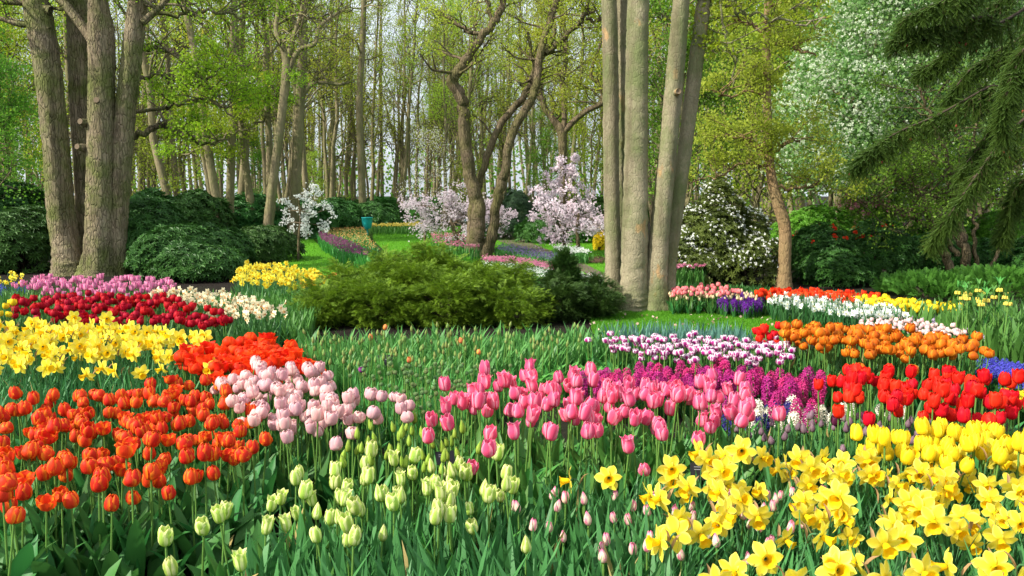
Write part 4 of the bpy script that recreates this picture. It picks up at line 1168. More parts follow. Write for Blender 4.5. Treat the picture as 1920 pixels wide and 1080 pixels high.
def by(x0, x1, top, bot, y, depth):
    """a box from pixel extents at distance y"""
    a, b2 = at_y(x0, top, y), at_y(x1, bot, y); z1, z0 = a[2], max(b2[2], -.05)
    return ((a[0] + b2[0]) / 2, y, (z0 + z1) / 2), (abs(b2[0] - a[0]) / 2, depth, (z1 - z0) / 2)

juniper("juniper", [by(585, 740, 522, 600, 10.3, .5), by(650, 810, 490, 600, 10.9, .6), by(745, 900, 476, 590, 11.3, .6), by(840, 1000, 496, 590, 11.1, .6), by(640, 790, 530, 625, 10.0, .42), by(760, 920, 520, 625, 10.0, .42), by(890, 1030, 535, 625, 10.1, .42),
    by(555, 660, 545, 620, 10.0, .4), by(700, 860, 490, 600, 10.6, .5), by(820, 960, 500, 600, 10.5, .5), by(690, 760, 470, 530, 11.0, .25), by(775, 835, 452, 510, 11.3, .25), by(560, 630, 520, 590, 10.4, .25), by(930, 1000, 490, 550, 11.2, .25), by(610, 680, 497, 560, 10.7, .25)], M_jun, 61,
        "wide spreading juniper with feathery bright green sprays in the middle of the garden", 190, .062, pr=.17)
juniper("dwarf_conifer", [by(990, 1110, 525, 618, 10.4, .4), by(1070, 1165, 535, 615, 10.6, .4), by(1090, 1150, 510, 600, 11.0, .4), by(1000, 1090, 515, 600, 10.9, .4)], M_jun_d, 62, "low dark green conifer between the spreading juniper and the tan trunks", 200, .055, pr=.13)
juniper("dwarf_conifer", [by(1035, 1078, 472, 540, 11.2, .14), by(1020, 1095, 505, 590, 11.2, .26)], M_jun_d, 63, "small pointed dark conifer standing up behind the low one", 500, .06, up=.8, pr=.09)
rngf = np.random.default_rng(9)
mound("fern_shrub", [bx(1670, 1810, 522, 13.0, .9), bx(1770, 1960, 515, 13.2, 1.0)], M_lf_fern, 64, "low feathery pale green shrub under the bare-stemmed bush behind the yellow tulips", "shrub", dens=500, proto=(feather(rngf)[0] * .14, *feather(np.random.default_rng(9))[1:]), stems=3)

# ------------------------------------------------------------------ blossom trees
def blossom_tree(kind, label, Y, trunks, tiers, seed, mats, bsize=.05, per=2, leafm=None, up=.1, stake=None, sig=.07):
    """tiers: (px, py from which limbs leave, reach in metres, how many)"""
    rng = np.random.default_rng(seed); P0 = down(trunks[0], Y); root = empty(kind, (P0[0][0], P0[0][1], 0)); b = np.array(root.location); out, tips = [], []
    for k, t in enumerate(trunks): stem_obj(root, down(t, Y) if t[0][1] > 430 else px_path(t, Y), M_barkO, seed + k, 8, rough=.04, name="trunk" if k == 0 else "branch")
    for px, py, L, n in tiers:
        p = at_y(px, py, Y)
        for k in range(n):
            a = 6.283 * k / n + rng.normal(0, .4); el = rng.normal(up, .18)
            limb(rng, p, np.array([math.cos(a) * math.cos(el), math.sin(a) * math.cos(el), math.sin(el)]), L * rng.uniform(.6, 1.15), .018, 1, out, tips, .02, .16, 5, .7, .5, 3, .15)
    m = MB(); wood(m, [(P - b, R * .8, o) for P, R, o in out], 0, 1); m.build("branchwork", [M_barkO, M_twig], root)
    T = np.concatenate(tips); T = T[clumpy(T, 6.0, seed) > .36]; C = np.repeat(T, per, 0); C = C + rng.normal(0, sig, C.shape); 
    c = MB(); rep(c, BLOOM_BALL, C - b, frames(rand_dirs(rng, len(C)), rng), rng.uniform(.6, 1.2, len(C)) * bsize)
    c.build("blossoms", mats, root, False)
    if leafm:
        c = MB(); leaves(c, T[::2] + rng.normal(0, .1, T[::2].shape) - b, .05, rng); c.build("foliage", leafm, root, False)
    return tag(root, label, "tree")

blossom_tree("cherry_tree", "conical cherry tree full of pale pink blossom beside the smooth tan trunks", 24, [[(1058, 482, 7), (1058, 430, 6), (1058, 370, 5), (1058, 320, 4), (1056, 275, 2)], ],
             [(1058, 430, 1.15, 7), (1058, 405, 1.3, 7), (1058, 380, 1.1, 5), (1058, 352, .8, 4), (1057, 325, .6, 4), (1057, 300, .4, 3), (1085, 410, .9, 4)], 401, M_bl_pink, .038, 2, sig=.05)
blossom_tree("cherry_tree", "dark-stemmed cherry tree with pink blossom glimpsed beside the conical one", 23, [[(1083, 500, 9), (1084, 460, 8), (1082, 430, 6), (1085, 400, 4)]],
             [(1084, 425, .8, 7), (1084, 405, .9, 6)], 402, M_bl_pink, .045, 1)
blossom_tree("cherry_tree", "broad low cherry tree in pinkish white blossom around the twisted dark stems", 25, [[(857, 480, 10), (856, 450, 9), (850, 430, 7), (845, 410, 5)], [(857, 440, 6), (880, 415, 5), (905, 395, 4)]],
             [(850, 418, 1.5, 8), (840, 400, 1.6, 6), (890, 405, 1.3, 6), (860, 380, 1.1, 4), (930, 410, .7, 4), (790, 385, .8, 4)], 403, M_bl_pink, .036, 2, sig=.06)
blossom_tree("cherry_tree", "small white cherry on a thin stem in the lawn beside the plum tulip bed", 21, [[(559, 495, 5), (560, 450, 5), (563, 410, 4), (560, 370, 3)]],
             [(563, 418, .8, 4), (562, 395, .8, 4), (556, 372, .6, 3), (590, 400, .5, 2)], 404, M_bl_white, .032, 1, sig=.04)
blossom_tree("cherry_sapling", "slim sapling with a few white blossoms high on thin twigs before the far lawn", 26, [[(796, 478, 5), (797, 430, 5), (800, 350, 4), (803, 250, 3)]],
             [(800, 340, 1.1, 4), (802, 300, .9, 4), (800, 370, 1.0, 4), (803, 265, .5, 3)], 405, M_bl_white, .016, 1, leafm=M_lf_far, up=.5, sig=.12)

# the big white-flowering tree
rng = np.random.default_rng(410); root = empty("white_flowering_tree", (at_y(1800, 500, 18)[0], 18, 0)); b = np.array(root.location)
out, tips = [], []
for t in ([(1800, 505, 22), (1795, 420, 20), (1780, 300, 18), (1740, 180, 14), (1720, 60, 10), (1700, -100, 5)], [(1796, 430, 12), (1750, 340, 10), (1680, 260, 8), (1600, 200, 6), (1540, 150, 3)], [(1790, 350, 12), (1830, 250, 10), (1880, 150, 7), (1900, 0, 4)]):
    P = px_path(t, 18); stem_obj(root, P if t[0][1] < 500 else np.vstack([[P[0][0], P[0][1], -.05, P[0][3]], P]), M_barkO, 411, 9, rough=.05, name="trunk" if t[0][1] > 500 else "branch"); grow(rng, P, out, tips, 16, (1.2, 2.2), .25, .4, .2)
m = MB(); wood(m, [(P - b, R, o) for P, R, o in out], 0, 1); m.build("branchwork", [M_barkO, M_twig], root)
lf, bl = MB(), MB()
for k, (px, py, hw, hz, w) in enumerate(((1560, 230, 1.2, 1.3, .8), (1640, 120, 1.6, 1.5, .7), (1720, 20, 1.8, 1.5, .7), (1780, 160, 1.7, 1.6, .25), (1690, 280, 1.6, 1.0, .18), (1870, 100, 1.8, 2.2, .2), (1830, -80, 2.4, 1.6, .4), (1520, 300, .8, .6, .6))):
    C = at_y(px, py, 18 + (k % 3) * .5); n = int(5200 * hw * hz)
    P, D, f = lumps(rng, C, (hw, 1.6, hz), n, 420 + k, .35); flip = rng.uniform(0, 1, n) < .45; P[flip, 2] = 2 * C[2] - P[flip, 2]; P += rng.normal(0, .12, P.shape)
    wh = rng.uniform(0, 1, n) < w * 1.1 * clumpy(P, 4.0, k)
    leaves(lf, P[~wh] - b, .085, rng); Q = P[wh]; Q = Q[rng.uniform(0, 1, len(Q)) < .5]
    rep(bl, BLOOM_BALL, Q - b, frames(rand_dirs(rng, len(Q)), rng), rng.uniform(.7, 1.3, len(Q)) * .04)
lf.build("crown", M_lf_grey, root, False); bl.build("blossoms", M_bl_green, root, False)
tag(root, "tall tree covered in greenish white blossom behind the drooping dark conifer", "tree")

# bare-stemmed bush
rng = np.random.default_rng(430); Y = 14.6; b = on_z(1790, 512, 0); b = np.array([at_y(1790, 515, Y)[0], Y, 0]); root = empty("multi_stem_bush", b); out, tips = [], []
for k, t in enumerate(([(1786, 540, 18), (1778, 490, 15), (1758, 450, 13), (1742, 410, 11), (1730, 370, 9), (1700, 335, 6), (1650, 300, 4)], [(1812, 536, 19), (1808, 470, 16), (1797, 410, 14), (1788, 350, 11), (1770, 280, 9), (1745, 220, 6), (1720, 160, 4)],
                       [(1832, 532, 9), (1826, 440, 7), (1824, 350, 6), (1830, 260, 5), (1840, 160, 3)], [(1795, 480, 10), (1765, 440, 8), (1700, 400, 6), (1640, 380, 4), (1580, 370, 2)], [(1850, 530, 8), (1880, 440, 6), (1900, 380, 5), (1930, 330, 3)], [(1795, 400, 8), (1760, 370, 6), (1700, 350, 5), (1620, 330, 3)])):
    P = px_path(t, Y); P = np.vstack([[P[0][0], P[0][1], -.05, P[0][3]], P]) if t[0][1] > 530 else P; P = gnarl(P, rng, .02)
    stem_obj(root, P, M_barkO, 431 + k, 9, rough=.05, name="stem"); grow(rng, P, out, tips, 14, (.5, 1.2), .4, .5, .05, z_min=1.0)
finish_tree(root, out, tips, rng, M_lf_lush, 2, .05, .12, bmat=M_barkO, name="foliage")
tag(root, "multi-stemmed dark bush with bare crossing stems behind the low pale green shrub", "shrub")

# the drooping conifer whose trunk stands outside the view
def needle_shoot(rng, n=24, tiers=4):
    V, Q, U = [], [], []
    for k in range(n):
        t = k / n; L = .115 * (1 - .35 * t)
        for j in range(tiers):
            a = j * 6.283 / tiers + k * .9; c, s = math.cos(a), math.sin(a); o = np.array([0, 0, t]); d = np.array([c * .8, s * .8, .62]); w = np.array([-s, c, 0]) * .016
            b2 = len(V); V += [o, o + d * L * .5 + w, o + d * L, o + d * L * .5 - w]; Q.append((b2, b2 + 1, b2 + 2, b2 + 3)); U += [(.5, 0), (1, .5), (.5, 1), (0, .5)]
    return np.array(V), np.array(Q), np.array(U), 0
rng = np.random.default_rng(440); root = empty("drooping_conifer", (8.9, 11.0, 0)); b = np.array([8.9, 11.0, 0]); NS = needle_shoot(rng)
m = MB(); Pz = smooth_path([(0, 0, -.05, .26), (.05, 0, 3, .21), (-.05, .1, 7, .13), (0, 0, 11, .03)], 14); tube(m, Pz[:, :3], Pz[:, 3], 12, 0, rough=.04, rng=rng); m.build("trunk", M_barkO, root)
limbs = [[(6.6, 8.2, 4.0), (1925, 128, 7.0), (1850, 165, 6.9), (1760, 215, 6.8), (1690, 245, 6.7), (1640, 275, 6.6), (1605, 300, 6.6)],
         [(6.6, 8.2, 4.6), (1915, 20, 7.2), (1850, 30, 7.0), (1790, 40, 6.9), (1740, 55, 6.8), (1680, 72, 6.8)],
         [(6.6, 8.2, 3.6), (1930, 215, 6.9), (1880, 260, 6.8), (1830, 330, 6.7), (1790, 390, 6.6), (1745, 450, 6.6)],
         [(6.6, 8.2, 4.8), (1930, -40, 7.4), (1860, 10, 7.4), (1810, 60, 7.3), (1770, 100, 7.2), (1730, 130, 7.2)],
         [(6.6, 8.2, 3.9), (1940, 130, 7.8), (1890, 190, 7.7), (1840, 270, 7.6), (1800, 320, 7.5)],
         [(6.6, 8.2, 4.3), (1960, 60, 6.4), (1920, 100, 6.3), (1890, 170, 6.2), (1880, 240, 6.2)],
         [(6.6, 8.2, 5.2), (1900, -90, 7.0), (1820, -30, 6.8), (1770, 0, 6.7), (1700, 30, 6.7)]]
limbs += [[(6.6, 8.2, 3.4), (1960, 300, 7.2), (1915, 340, 7.2), (1890, 400, 7.2), (1880, 440, 7.2)], [(6.6, 8.2, 4.6), (1950, 40, 8.0), (1880, 90, 8.0), (1820, 130, 8.0), (1780, 180, 8.0)]]
SC, SD, SS = [], [], []; wd = MB(); cn = []
for li, L in enumerate(limbs):
    pts = [(8.9, 11.0, L[0][2] * 1.33 - .4, .06)] + [(*at_y(x, y, d * 1.35), max(.005, .018 - .003 * i)) for i, (x, y, d) in enumerate(L[1:])]
    P = smooth_path(pts, 40); out.append; tube(wd, P[:, :3] - b, P[:, 3], 6, 1, cap=False)
    for i in range(6, 40):
        p = P[i, :3]; d = P[min(i + 1, 39), :3] - P[i - 1, :3]; d /= np.linalg.norm(d)
        for sd in range(4):
            q = rng.normal(0, 1, 3); q -= q @ d * d; q[2] = q[2] * (.5 if sd < 2 else -.4 * np.sign(q[2])); q /= np.linalg.norm(q)
            SC.append(p + q * .01); SD.append(d * .8 + q * .7); SS.append(rng.uniform(.10, .17))
            ln = rng.uniform(.15, .45) * (1.15 - i / 55); dirv = d * .7 + q * .75 + np.array([0, 0, -.25]); n = 5; pp = [p.copy()]; dv2 = dirv / np.linalg.norm(dirv)
            for k in range(n):
                dv2 = dv2 + np.array([0, 0, -.30]) + rng.normal(0, .05, 3); dv2 /= np.linalg.norm(dv2); pp.append(pp[-1] + dv2 * ln / n)
                SC.append(pp[-2]); SD.append(dv2.copy()); SS.append(ln / n * 1.35)
                for _ in range(2):
                    s2 = np.cross(dv2, rng.normal(0, 1, 3)); s2 /= np.linalg.norm(s2); SC.append(pp[-1]); SD.append(dv2 * .8 + s2 * .6); SS.append(rng.uniform(.08, .15))
            tube(wd, np.array(pp) - b, np.linspace(.006, .002, n + 1), 4, 0, cap=False)
            if rng.uniform() < .10: cn.append(pp[-1])
wd.build("branchwork", [M_barkO, M_twig], root)
SC, SD, SS = np.array(SC), np.array(SD), np.array(SS); mm = MB()
NSs = NS[0].copy(); Vn = np.repeat(1.0, len(SC))
rep(mm, NS, SC - b, frames(SD, rng), np.maximum(SS, .13)); mm.build("needles", M_spr, root, False)
for p in cn[:34]:
    m = MB(); t = np.linspace(0, 1, 6); tube(m, np.stack([0 * t, 0 * t, -t * .035], 1) + p - b, .011 * np.sin(.3 + t * 2.5), 7, 0); m.build("cone", M_cone, root)
tag(root, "dark conifer with long drooping needled branches and small red cones hanging into view", "tree")
# ------------------------------------------------------------------ the flower beds
def three(fn, n=3): return [fn(i) for i in range(n)]

# orange tulips, front
plant(three(lambda i: make_tulip("orange_tulip", ['egg', 'egg', 'cup', 'round', 'egg', 'open'][i], .029, [.062, .060, .058, .055, .064, .05][i], .46, M_or, 1000 + i, nleaf=3, leafL=.30, leafW=.07), 6),
      [(-30, 760), (95, 742), (230, 722), (350, 716), (425, 716), (475, 770), (488, 845), (410, 880), (300, 905), (190, 925), (75, 950), (-30, 975)], .44, 225,
      [(160, "orange-red tulip at the outer end of the front bed below the daffodils"), (340, "orange-red tulip with yellow petal edges in the middle of the front bed"), (9999, "orange-red tulip in the front bed, at the end beside the pale pink tulips")],
      "tulip", "orange tulips in the front bed", 1, tilt=.07)
# pale pink
plant(three(lambda i: make_tulip("pale_pink_tulip", ['egg', 'round', 'cup', 'egg'][i], .031, .058, .48, M_pp, 1020 + i, nleaf=3, leafL=.28, leafW=.05), 4),
      [(408, 712), (450, 690), (600, 688), (622, 705), (640, 735), (690, 740), (680, 770), (620, 790), (530, 800), (470, 780), (430, 745)], .47, 135,
      [(520, "round pale pink tulip beside the orange tulips"), (9999, "round pale pink tulip in the clump below the vermilion tulips")], "tulip", "pale pink tulips", 2,
      extra=[(698, 730), (733, 727), (745, 735), (703, 742), (722, 768), (768, 752), (770, 772), (655, 800), (655, 822), (742, 773), (568, 808), (680, 735), (700, 775)])
# pink
plant(three(lambda i: make_tulip("pink_tulip", ['cup', 'egg', 'cup', 'egg', 'flare'][i], .030, [.072, .076, .07, .068, .072][i], .56, M_pk, 1040 + i, nleaf=3, leafL=.34, leafW=.06, leafmat=M_tleaf_l), 5),
      [(835, 745), (870, 712), (950, 702), (1080, 700), (1250, 706), (1380, 712), (1420, 745), (1400, 775), (1330, 775), (1260, 775), (1180, 782), (1100, 785), (1020, 790), (960, 775), (900, 765), (850, 775)], .545, 116,
      [(960, "pink tulip in the loose end of the pink row beside the pale pink tulips"), (1200, "pink tulip in the middle of the long pink row"), (9999, "pink tulip in the pink row in front of the magenta hyacinths")], "tulip", "pink tulips in the long row", 3,
      extra=[(805, 765), (833, 785), (912, 790), (922, 828), (975, 808), (1162, 808), (1036, 800), (1092, 788), (1124, 778), (1310, 792), (1264, 782), (1228, 782), (1463, 765), (1378, 768), (1406, 752), (800, 785)], scale=(.92, 1.1))
plant([make_tulip("pink_tulip", 'cup', .028, .060, .38, M_pk, 1050, nleaf=2)], None, .37, 1, "low pink tulip tucked behind the lime green tulips", "tulip", None, 31, extra=[(878, 868)])
plant([make_tulip("pink_tulip", 'egg', .026, .055, .36, M_pk, 1051, nleaf=2)], None, .35, 1, "short pink tulip just above the daffodil with dark plant label", "tulip", None, 32, extra=[(1205, 873)])
# lime tulips
plant(three(lambda i: make_tulip("lime_tulip", ['cup', 'flare', 'egg', 'egg', 'cup', 'bud'][i], [.025, .022, .023, .021, .024, .019][i], .062, .42, M_li, 1060 + i, nleaf=2, leafL=.28, leafW=.045, leafmat=M_tleaf_l), 6),
      [(640, 880), (700, 858), (800, 855), (950, 865), (970, 905), (960, 945), (860, 960), (760, 975), (660, 985), (610, 960), (520, 950), (560, 915)], .40, 50,
      [(700, "lime green and cream tulip in the open clump beside the orange tulips"), (9999, "lime green and cream tulip among the green buds")], "tulip", "lime green tulips", 4,
      extra=[(310, 1008), (342, 1056), (370, 970), (405, 960), (436, 957), (492, 930), (520, 920), (545, 898), (575, 878), (488, 985), (538, 970), (612, 985), (606, 920), (690, 872), (945, 908), (985, 995), (655, 1012), (468, 1062), (660, 945), (812, 965), (635, 935)], scale=(.85, 1.15))
plant(three(lambda i: make_tulip("budding_tulip", 'bud', .013, .055, .44, M_bud, 1080 + i, nleaf=2, leafL=.26, leafW=.03, leafmat=M_tleaf_l)),
      [(640, 830), (700, 790), (760, 775), (860, 800), (900, 850), (820, 880), (720, 860), (650, 870)], .42, 46, "slim closed green tulip bud between the pale pink and lime tulips", "tulip", "closed green tulip buds", 5)
# daffodils, front
plant([make_daffodil("yellow_daffodil", .058, .040, .42, M_dy, M_dt, 1100 + i, nleaf=4) for i in range(9)],
      [(1235, 870), (1330, 850), (1450, 845), (1600, 850), (1760, 850), (1900, 835), (1960, 850), (1960, 990), (1860, 985), (1700, 970), (1560, 960), (1400, 960), (1260, 950), (1210, 900)], .41, 98,
      [(1400, "large yellow daffodil in the loose end of the front daffodil bed"), (1650, "large yellow daffodil in the middle of the front daffodil bed"), (9999, "large yellow daffodil in the crowded end of the front daffodil bed below the yellow tulips")],
      "daffodil", "large yellow daffodils in the front bed", 6, face=(-.15, .85), tilt=.14, scale=(.82, 1.08),
      extra=[(1092, 896), (1142, 885), (1187, 1018), (1245, 1032), (1320, 1045), (1410, 1070), (1470, 1005), (1535, 1062), (1625, 1035), (1705, 1010), (1860, 990), (1900, 1062), (1780, 1085), (1600, 1085), (1340, 1075), (1220, 925), (1560, 945), (1300, 985), (1640, 990), (1650, 1085), (1440, 1040), (1500, 1085), (1720, 1060), (1830, 1050), (1920, 1015), (1880, 1095), (1560, 1010), (1270, 1080), (1790, 1000)])
# yellow tulips
plant(three(lambda i: make_tulip("yellow_tulip", 'egg', .028, .070, .50, M_ye, 1120 + i, nleaf=3, leafL=.3)), [(1600, 815), (1700, 803), (1800, 800), (1940, 815), (1940, 860), (1800, 850), (1680, 850)], .48, 44,
      "plain yellow tulip between the red tulips and the front daffodils", "tulip", "yellow tulips behind the daffodils", 7, extra=[(1608, 812), (1643, 818), (1722, 805), (1852, 806), (1812, 812), (1762, 808)])
# red tulips
plant(three(lambda i: make_tulip("red_tulip", ['cup', 'egg', 'cup'][i], .029, .068, .54, M_rd, 1140 + i, nleaf=3, leafL=.33, leafW=.055)),
      [(1560, 705), (1600, 692), (1700, 695), (1790, 692), (1860, 705), (1945, 718), (1945, 765), (1880, 772), (1780, 762), (1690, 762), (1620, 752), (1570, 730)], .525, 100,
      [(1700, "bright red tulip at the end of the red clump beside the magenta hyacinths"), (9999, "bright red tulip in the red clump below the blue grape hyacinths")], "tulip", "bright red tulips", 8,
      extra=[(1545, 708), (1570, 712), (1633, 770), (1578, 750), (1808, 780), (1860, 782), (1782, 697), (1670, 690), (1600, 692), (1912, 770)])
# hyacinths
plant(three(lambda i: make_hyacinth("magenta_hyacinth", .32, .15, .038, M_hy, 1160 + i, 46, .022)), [(1090, 712), (1180, 700), (1280, 692), (1380, 698), (1470, 705), (1545, 708), (1555, 730), (1500, 745), (1450, 742), (1380, 725), (1250, 722), (1090, 730)], .27, 84,
      [(1300, "magenta hyacinth spike rising behind the pink tulips"), (9999, "magenta hyacinth spike between the pink and red tulips")], "hyacinth", "magenta hyacinths", 9, extra=[(1490, 765), (1510, 775), (1460, 760), (1330, 750), (1370, 745), (1530, 765)])
plant(three(lambda i: make_hyacinth("white_hyacinth", .24, .11, .035, M_hw, 1170 + i, 34, .02)), [(1370, 770), (1450, 765), (1560, 768), (1700, 775), (1700, 795), (1500, 800), (1380, 800)], .19, 26, "creamy white hyacinth among dusky purple buds behind the front daffodils", "hyacinth", "white hyacinths", 10)
plant(three(lambda i: make_hyacinth("navy_hyacinth", .22, .10, .032, M_hb, 1175 + i, 34, .02)), [(1360, 768), (1460, 765), (1500, 780), (1460, 800), (1360, 810)], .18, 14, "small navy blue hyacinth beside the white hyacinths", "hyacinth", "navy hyacinths", 11)
plant(three(lambda i: make_tulip("dusky_bud_tulip", 'bud', .016, .045, .36, M_gp, 1180 + i, nleaf=3, leafL=.26, leafW=.03)), [(1370, 790), (1450, 770), (1560, 768), (1700, 780), (1790, 790), (1780, 830), (1600, 830), (1440, 830)], .34, 46, "closed dusky purple tulip bud below the red tulips", "tulip", "dusky purple buds", 12)
plant(three(lambda i: make_tulip("plum_tulip", 'cup', .026, .05, .38, M_dp, 1190 + i, nleaf=2), 2), None, .36, 1, "dark plum tulip opening beside the first yellow tulip", "tulip", None, 13, extra=[(1571, 788)])
plant(three(lambda i: make_tulip("plum_tulip", 'egg', .020, .045, .38, M_dp, 1195 + i, nleaf=2), 1), None, .36, 1, "small closed dark plum tulip under the red tulips", "tulip", None, 14, extra=[(1629, 785)])
# pink and cream buds
plant(three(lambda i: make_tulip("pink_cream_tulip", ['egg', 'bud', 'egg'][i], .014, .046, .34, M_pc, 1200 + i, nleaf=3, leafL=.27, leafW=.032, leafmat=M_dleaf)),
      [(960, 930), (1060, 910), (1140, 920), (1220, 930), (1380, 905), (1600, 910), (1600, 1000), (1330, 1050), (1100, 1040), (980, 1030)], .32, 62, "small pink and cream tulip bud among the blue-green leaves", "tulip", "pink and cream tulip buds", 15)
# purple and white
plant(three(lambda i: make_tulip("purple_white_tulip", ['cup', 'round', 'cup'][i], .028, .044, .42, M_pw, 1210 + i, nleaf=2, leafL=.28, leafW=.04, hi=False)),
      [(1125, 632), (1190, 623), (1300, 624), (1400, 630), (1480, 634), (1490, 650), (1470, 664), (1400, 666), (1300, 664), (1230, 660), (1150, 648)], .41, 185, "purple tulip with white petal tips in the wide bed beside the teal leaves", "tulip", "purple and white tulips", 16,
      extra=[(1108, 632), (1300, 672), (1402, 672), (1466, 672), (1480, 665)], scale=(.85, 1.05))
# burnt orange
plant(three(lambda i: make_tulip("burnt_orange_tulip", ['cup', 'round', 'cup'][i], .034, .062, .50, M_ob, 1230 + i, nleaf=2, leafL=.34, leafW=.04, hi=False)),
      [(1460, 620), (1520, 612), (1600, 617), (1720, 624), (1830, 640), (1850, 655), (1780, 662), (1660, 658), (1600, 650), (1520, 640), (1460, 634)], .48, 165,
      [(1640, "burnt orange tulip at the end beside the purple and white tulips"), (9999, "burnt orange tulip at the end near the timber boardwalk")], "tulip", "burnt orange tulips", 17,
      extra=[(1535, 605), (1588, 608), (1720, 685), (1618, 688), (1780, 655), (1640, 662)])
plant(three(lambda i: make_tulip("scarlet_tulip", 'cup', .03, .058, .48, M_rd, 1240 + i, nleaf=2, hi=False)), [(1408, 618), (1450, 612), (1470, 618), (1465, 632), (1415, 630)], .46, 20, "scarlet tulip in the small clump beside the burnt orange ones", "tulip", "scarlet tulips", 18)
# blue grape hyacinths
plant([make_hyacinth("grape_hyacinth", .20, .085, .014, M_mu, 1250 + i, 26, .011, parts=False, leafL=.16) for i in range(4)], [(1800, 676), (1870, 682), (1950, 690), (1950, 722), (1880, 712), (1820, 700)], .17, 300, "blue grape hyacinth below the timber boardwalk", "grape hyacinth", "blue grape hyacinths", 19)
plant([make_small_tulip("yellow_dwarf_tulip", 'cup', .028, .045, .2, M_ye, 1260)], [(1870, 728), (1950, 735), (1950, 760), (1880, 750)], .19, 22, "short yellow tulip behind the red tulips", "tulip", "short yellow tulips", 20)

# ---- left middle
plant([make_daffodil("bright_daffodil", .062, .040, .42, M_dy, M_dt, 1300 + i, nleaf=3) for i in range(4)],
      [(-30, 612), (60, 608), (180, 608), (280, 622), (350, 638), (400, 645), (400, 662), (330, 668), (260, 672), (160, 675), (80, 680), (-30, 682)], .41, 165,
      [(150, "bright yellow daffodil at the outer end of the bed behind the orange tulips"), (9999, "bright yellow daffodil in the bed between the crimson and orange tulips")], "daffodil", "bright yellow daffodils behind the orange tulips", 21, face=(-.1, .75), tilt=.1,
      extra=[(34, 685), (82, 695), (180, 695), (190, 690), (232, 690), (265, 690), (350, 660), (400, 680), (430, 690), (375, 630), (395, 640), (293, 670)])
plant(three(lambda i: make_tulip("vermilion_tulip", ['cup', 'round', 'open'][i], .042, .068, .42, M_vm, 1320 + i, nleaf=2, leafL=.26)),
      [(340, 660), (430, 640), (480, 636), (550, 646), (578, 672), (570, 690), (480, 690), (420, 700), (350, 690)], .41, 125, "vermilion tulip in the dense clump above the pale pink tulips", "tulip", "vermilion tulips", 22, extra=[(598, 690), (455, 712)])
plant([make_small_tulip("crimson_tulip", ['cup', 'egg', 'cup'][i], .036, .066, .42, M_dr, 1340 + i, leafL=.28) for i in range(3)],
      [(20, 560), (90, 552), (330, 553), (350, 570), (400, 582), (445, 596), (440, 608), (380, 608), (330, 606), (230, 603), (150, 600), (30, 585)], .41, 250,
      [(200, "crimson tulip at the outer end of the bed in front of the lilac pink tulips"), (9999, "crimson tulip beside the cream daffodils")], "tulip", "crimson tulips", 23)
plant([make_small_tulip("lilac_pink_tulip", ['flare', 'cup', 'flare'][i], .030, .075, .46, M_lp, 1350 + i, leafL=.3) for i in range(3)],
      [(20, 524), (100, 518), (325, 520), (325, 540), (200, 546), (60, 540)], .45, 200, "lilac pink tulip at the foot of the four-trunked tree", "tulip", "lilac pink tulips", 24)
plant([make_daffodil("cream_daffodil", .040, .016, .40, M_cw, M_ct, 1360 + i, .3, 3, False, parts=False) for i in range(3)],
      [(262, 552), (330, 545), (420, 548), (500, 562), (528, 572), (520, 590), (470, 598), (430, 592), (380, 576), (320, 560)], .39, 175, "cream daffodil with a peach cup beside the crimson tulips", "daffodil", "cream daffodils", 25, face=(0, .9), tilt=.12)
plant([make_daffodil("golden_daffodil", .042, .03, .42, M_dy, M_dt, 1370 + i, .42, 3, False, parts=False) for i in range(3)],
      [(445, 512), (470, 496), (530, 497), (600, 512), (625, 520), (600, 532), (520, 534), (440, 530)], .41, 260, "golden yellow daffodil in the bed between the rhododendron and the juniper", "daffodil", "golden daffodils by the juniper", 26, face=(0, .9), tilt=.12)
plant([make_small_tulip("orange_pink_tulip", 'flare', .028, .055, .4, M_oy, 1380)], [(560, 524), (628, 518), (628, 532), (570, 536)], .38, 34, "small orange and pink tulip at the juniper end of the golden daffodils", "tulip", "orange and pink tulips by the juniper", 27)
plant([make_small_tulip("tall_mixed_tulip", 'cup', .03, .06, .45, M_ye, 1385)], [(0, 572), (24, 572), (24, 585), (0, 585)], .43, 3, "yellow tulip standing at the outer end of the crimson bed", "tulip", "yellow tulips beside the crimson bed", 28)
plant([make_daffodil("pale_daffodil", .036, .02, .44, M_dy, M_dt, 1387, .4, 3, False, parts=False)], [(-20, 520), (50, 518), (50, 530), (-20, 534)], .42, 18, "pale yellow daffodil at the outer end of the lilac pink tulips", "daffodil", "pale daffodils beside the lilac pink tulips", 29)
plant([make_hyacinth("grape_hyacinth", .2, .085, .016, M_mu, 1388, 26, .012, parts=False)], [(-20, 538), (60, 536), (50, 552), (-20, 556)], .17, 40, "blue grape hyacinth at the outer end of the lilac pink tulips", "grape hyacinth", "blue grape hyacinths beside the lilac pink tulips", 30)

# ---- middle, in bud
plant([make_small_tulip("tan_bud_tulip", 'bud', .012, .048, [.42, .46, .38][i], M_tb, 1390 + i, leafL=.28, leafW=.028, leafmat=M_tleaf_l if i else M_tleaf) for i in range(3)],
      [(560, 628), (640, 622), (1100, 620), (1130, 634), (1040, 648), (950, 660), (820, 682), (640, 688), (580, 660)], .40, 175, "closed tan green tulip bud in the wide leafy bed before the juniper", "tulip", "closed tulip buds before the juniper", 33)
plant([make_small_tulip("orange_flushed_tulip", 'egg', .020, .05, .46, M_oy, 1395)], None, .44, 1, "orange flushed tulip standing above the buds, right before the juniper", "tulip", None, 34, extra=[(706, 612)])
plant([make_small_tulip("orange_flushed_tulip", 'egg', .018, .045, .42, M_oy, 1396)], [(600, 640), (1100, 620), (1100, 640), (780, 675), (620, 660)], .40, 5, "half-open orange flushed tulip scattered among the closed buds", "tulip", "orange flushed tulips among the buds", 35)
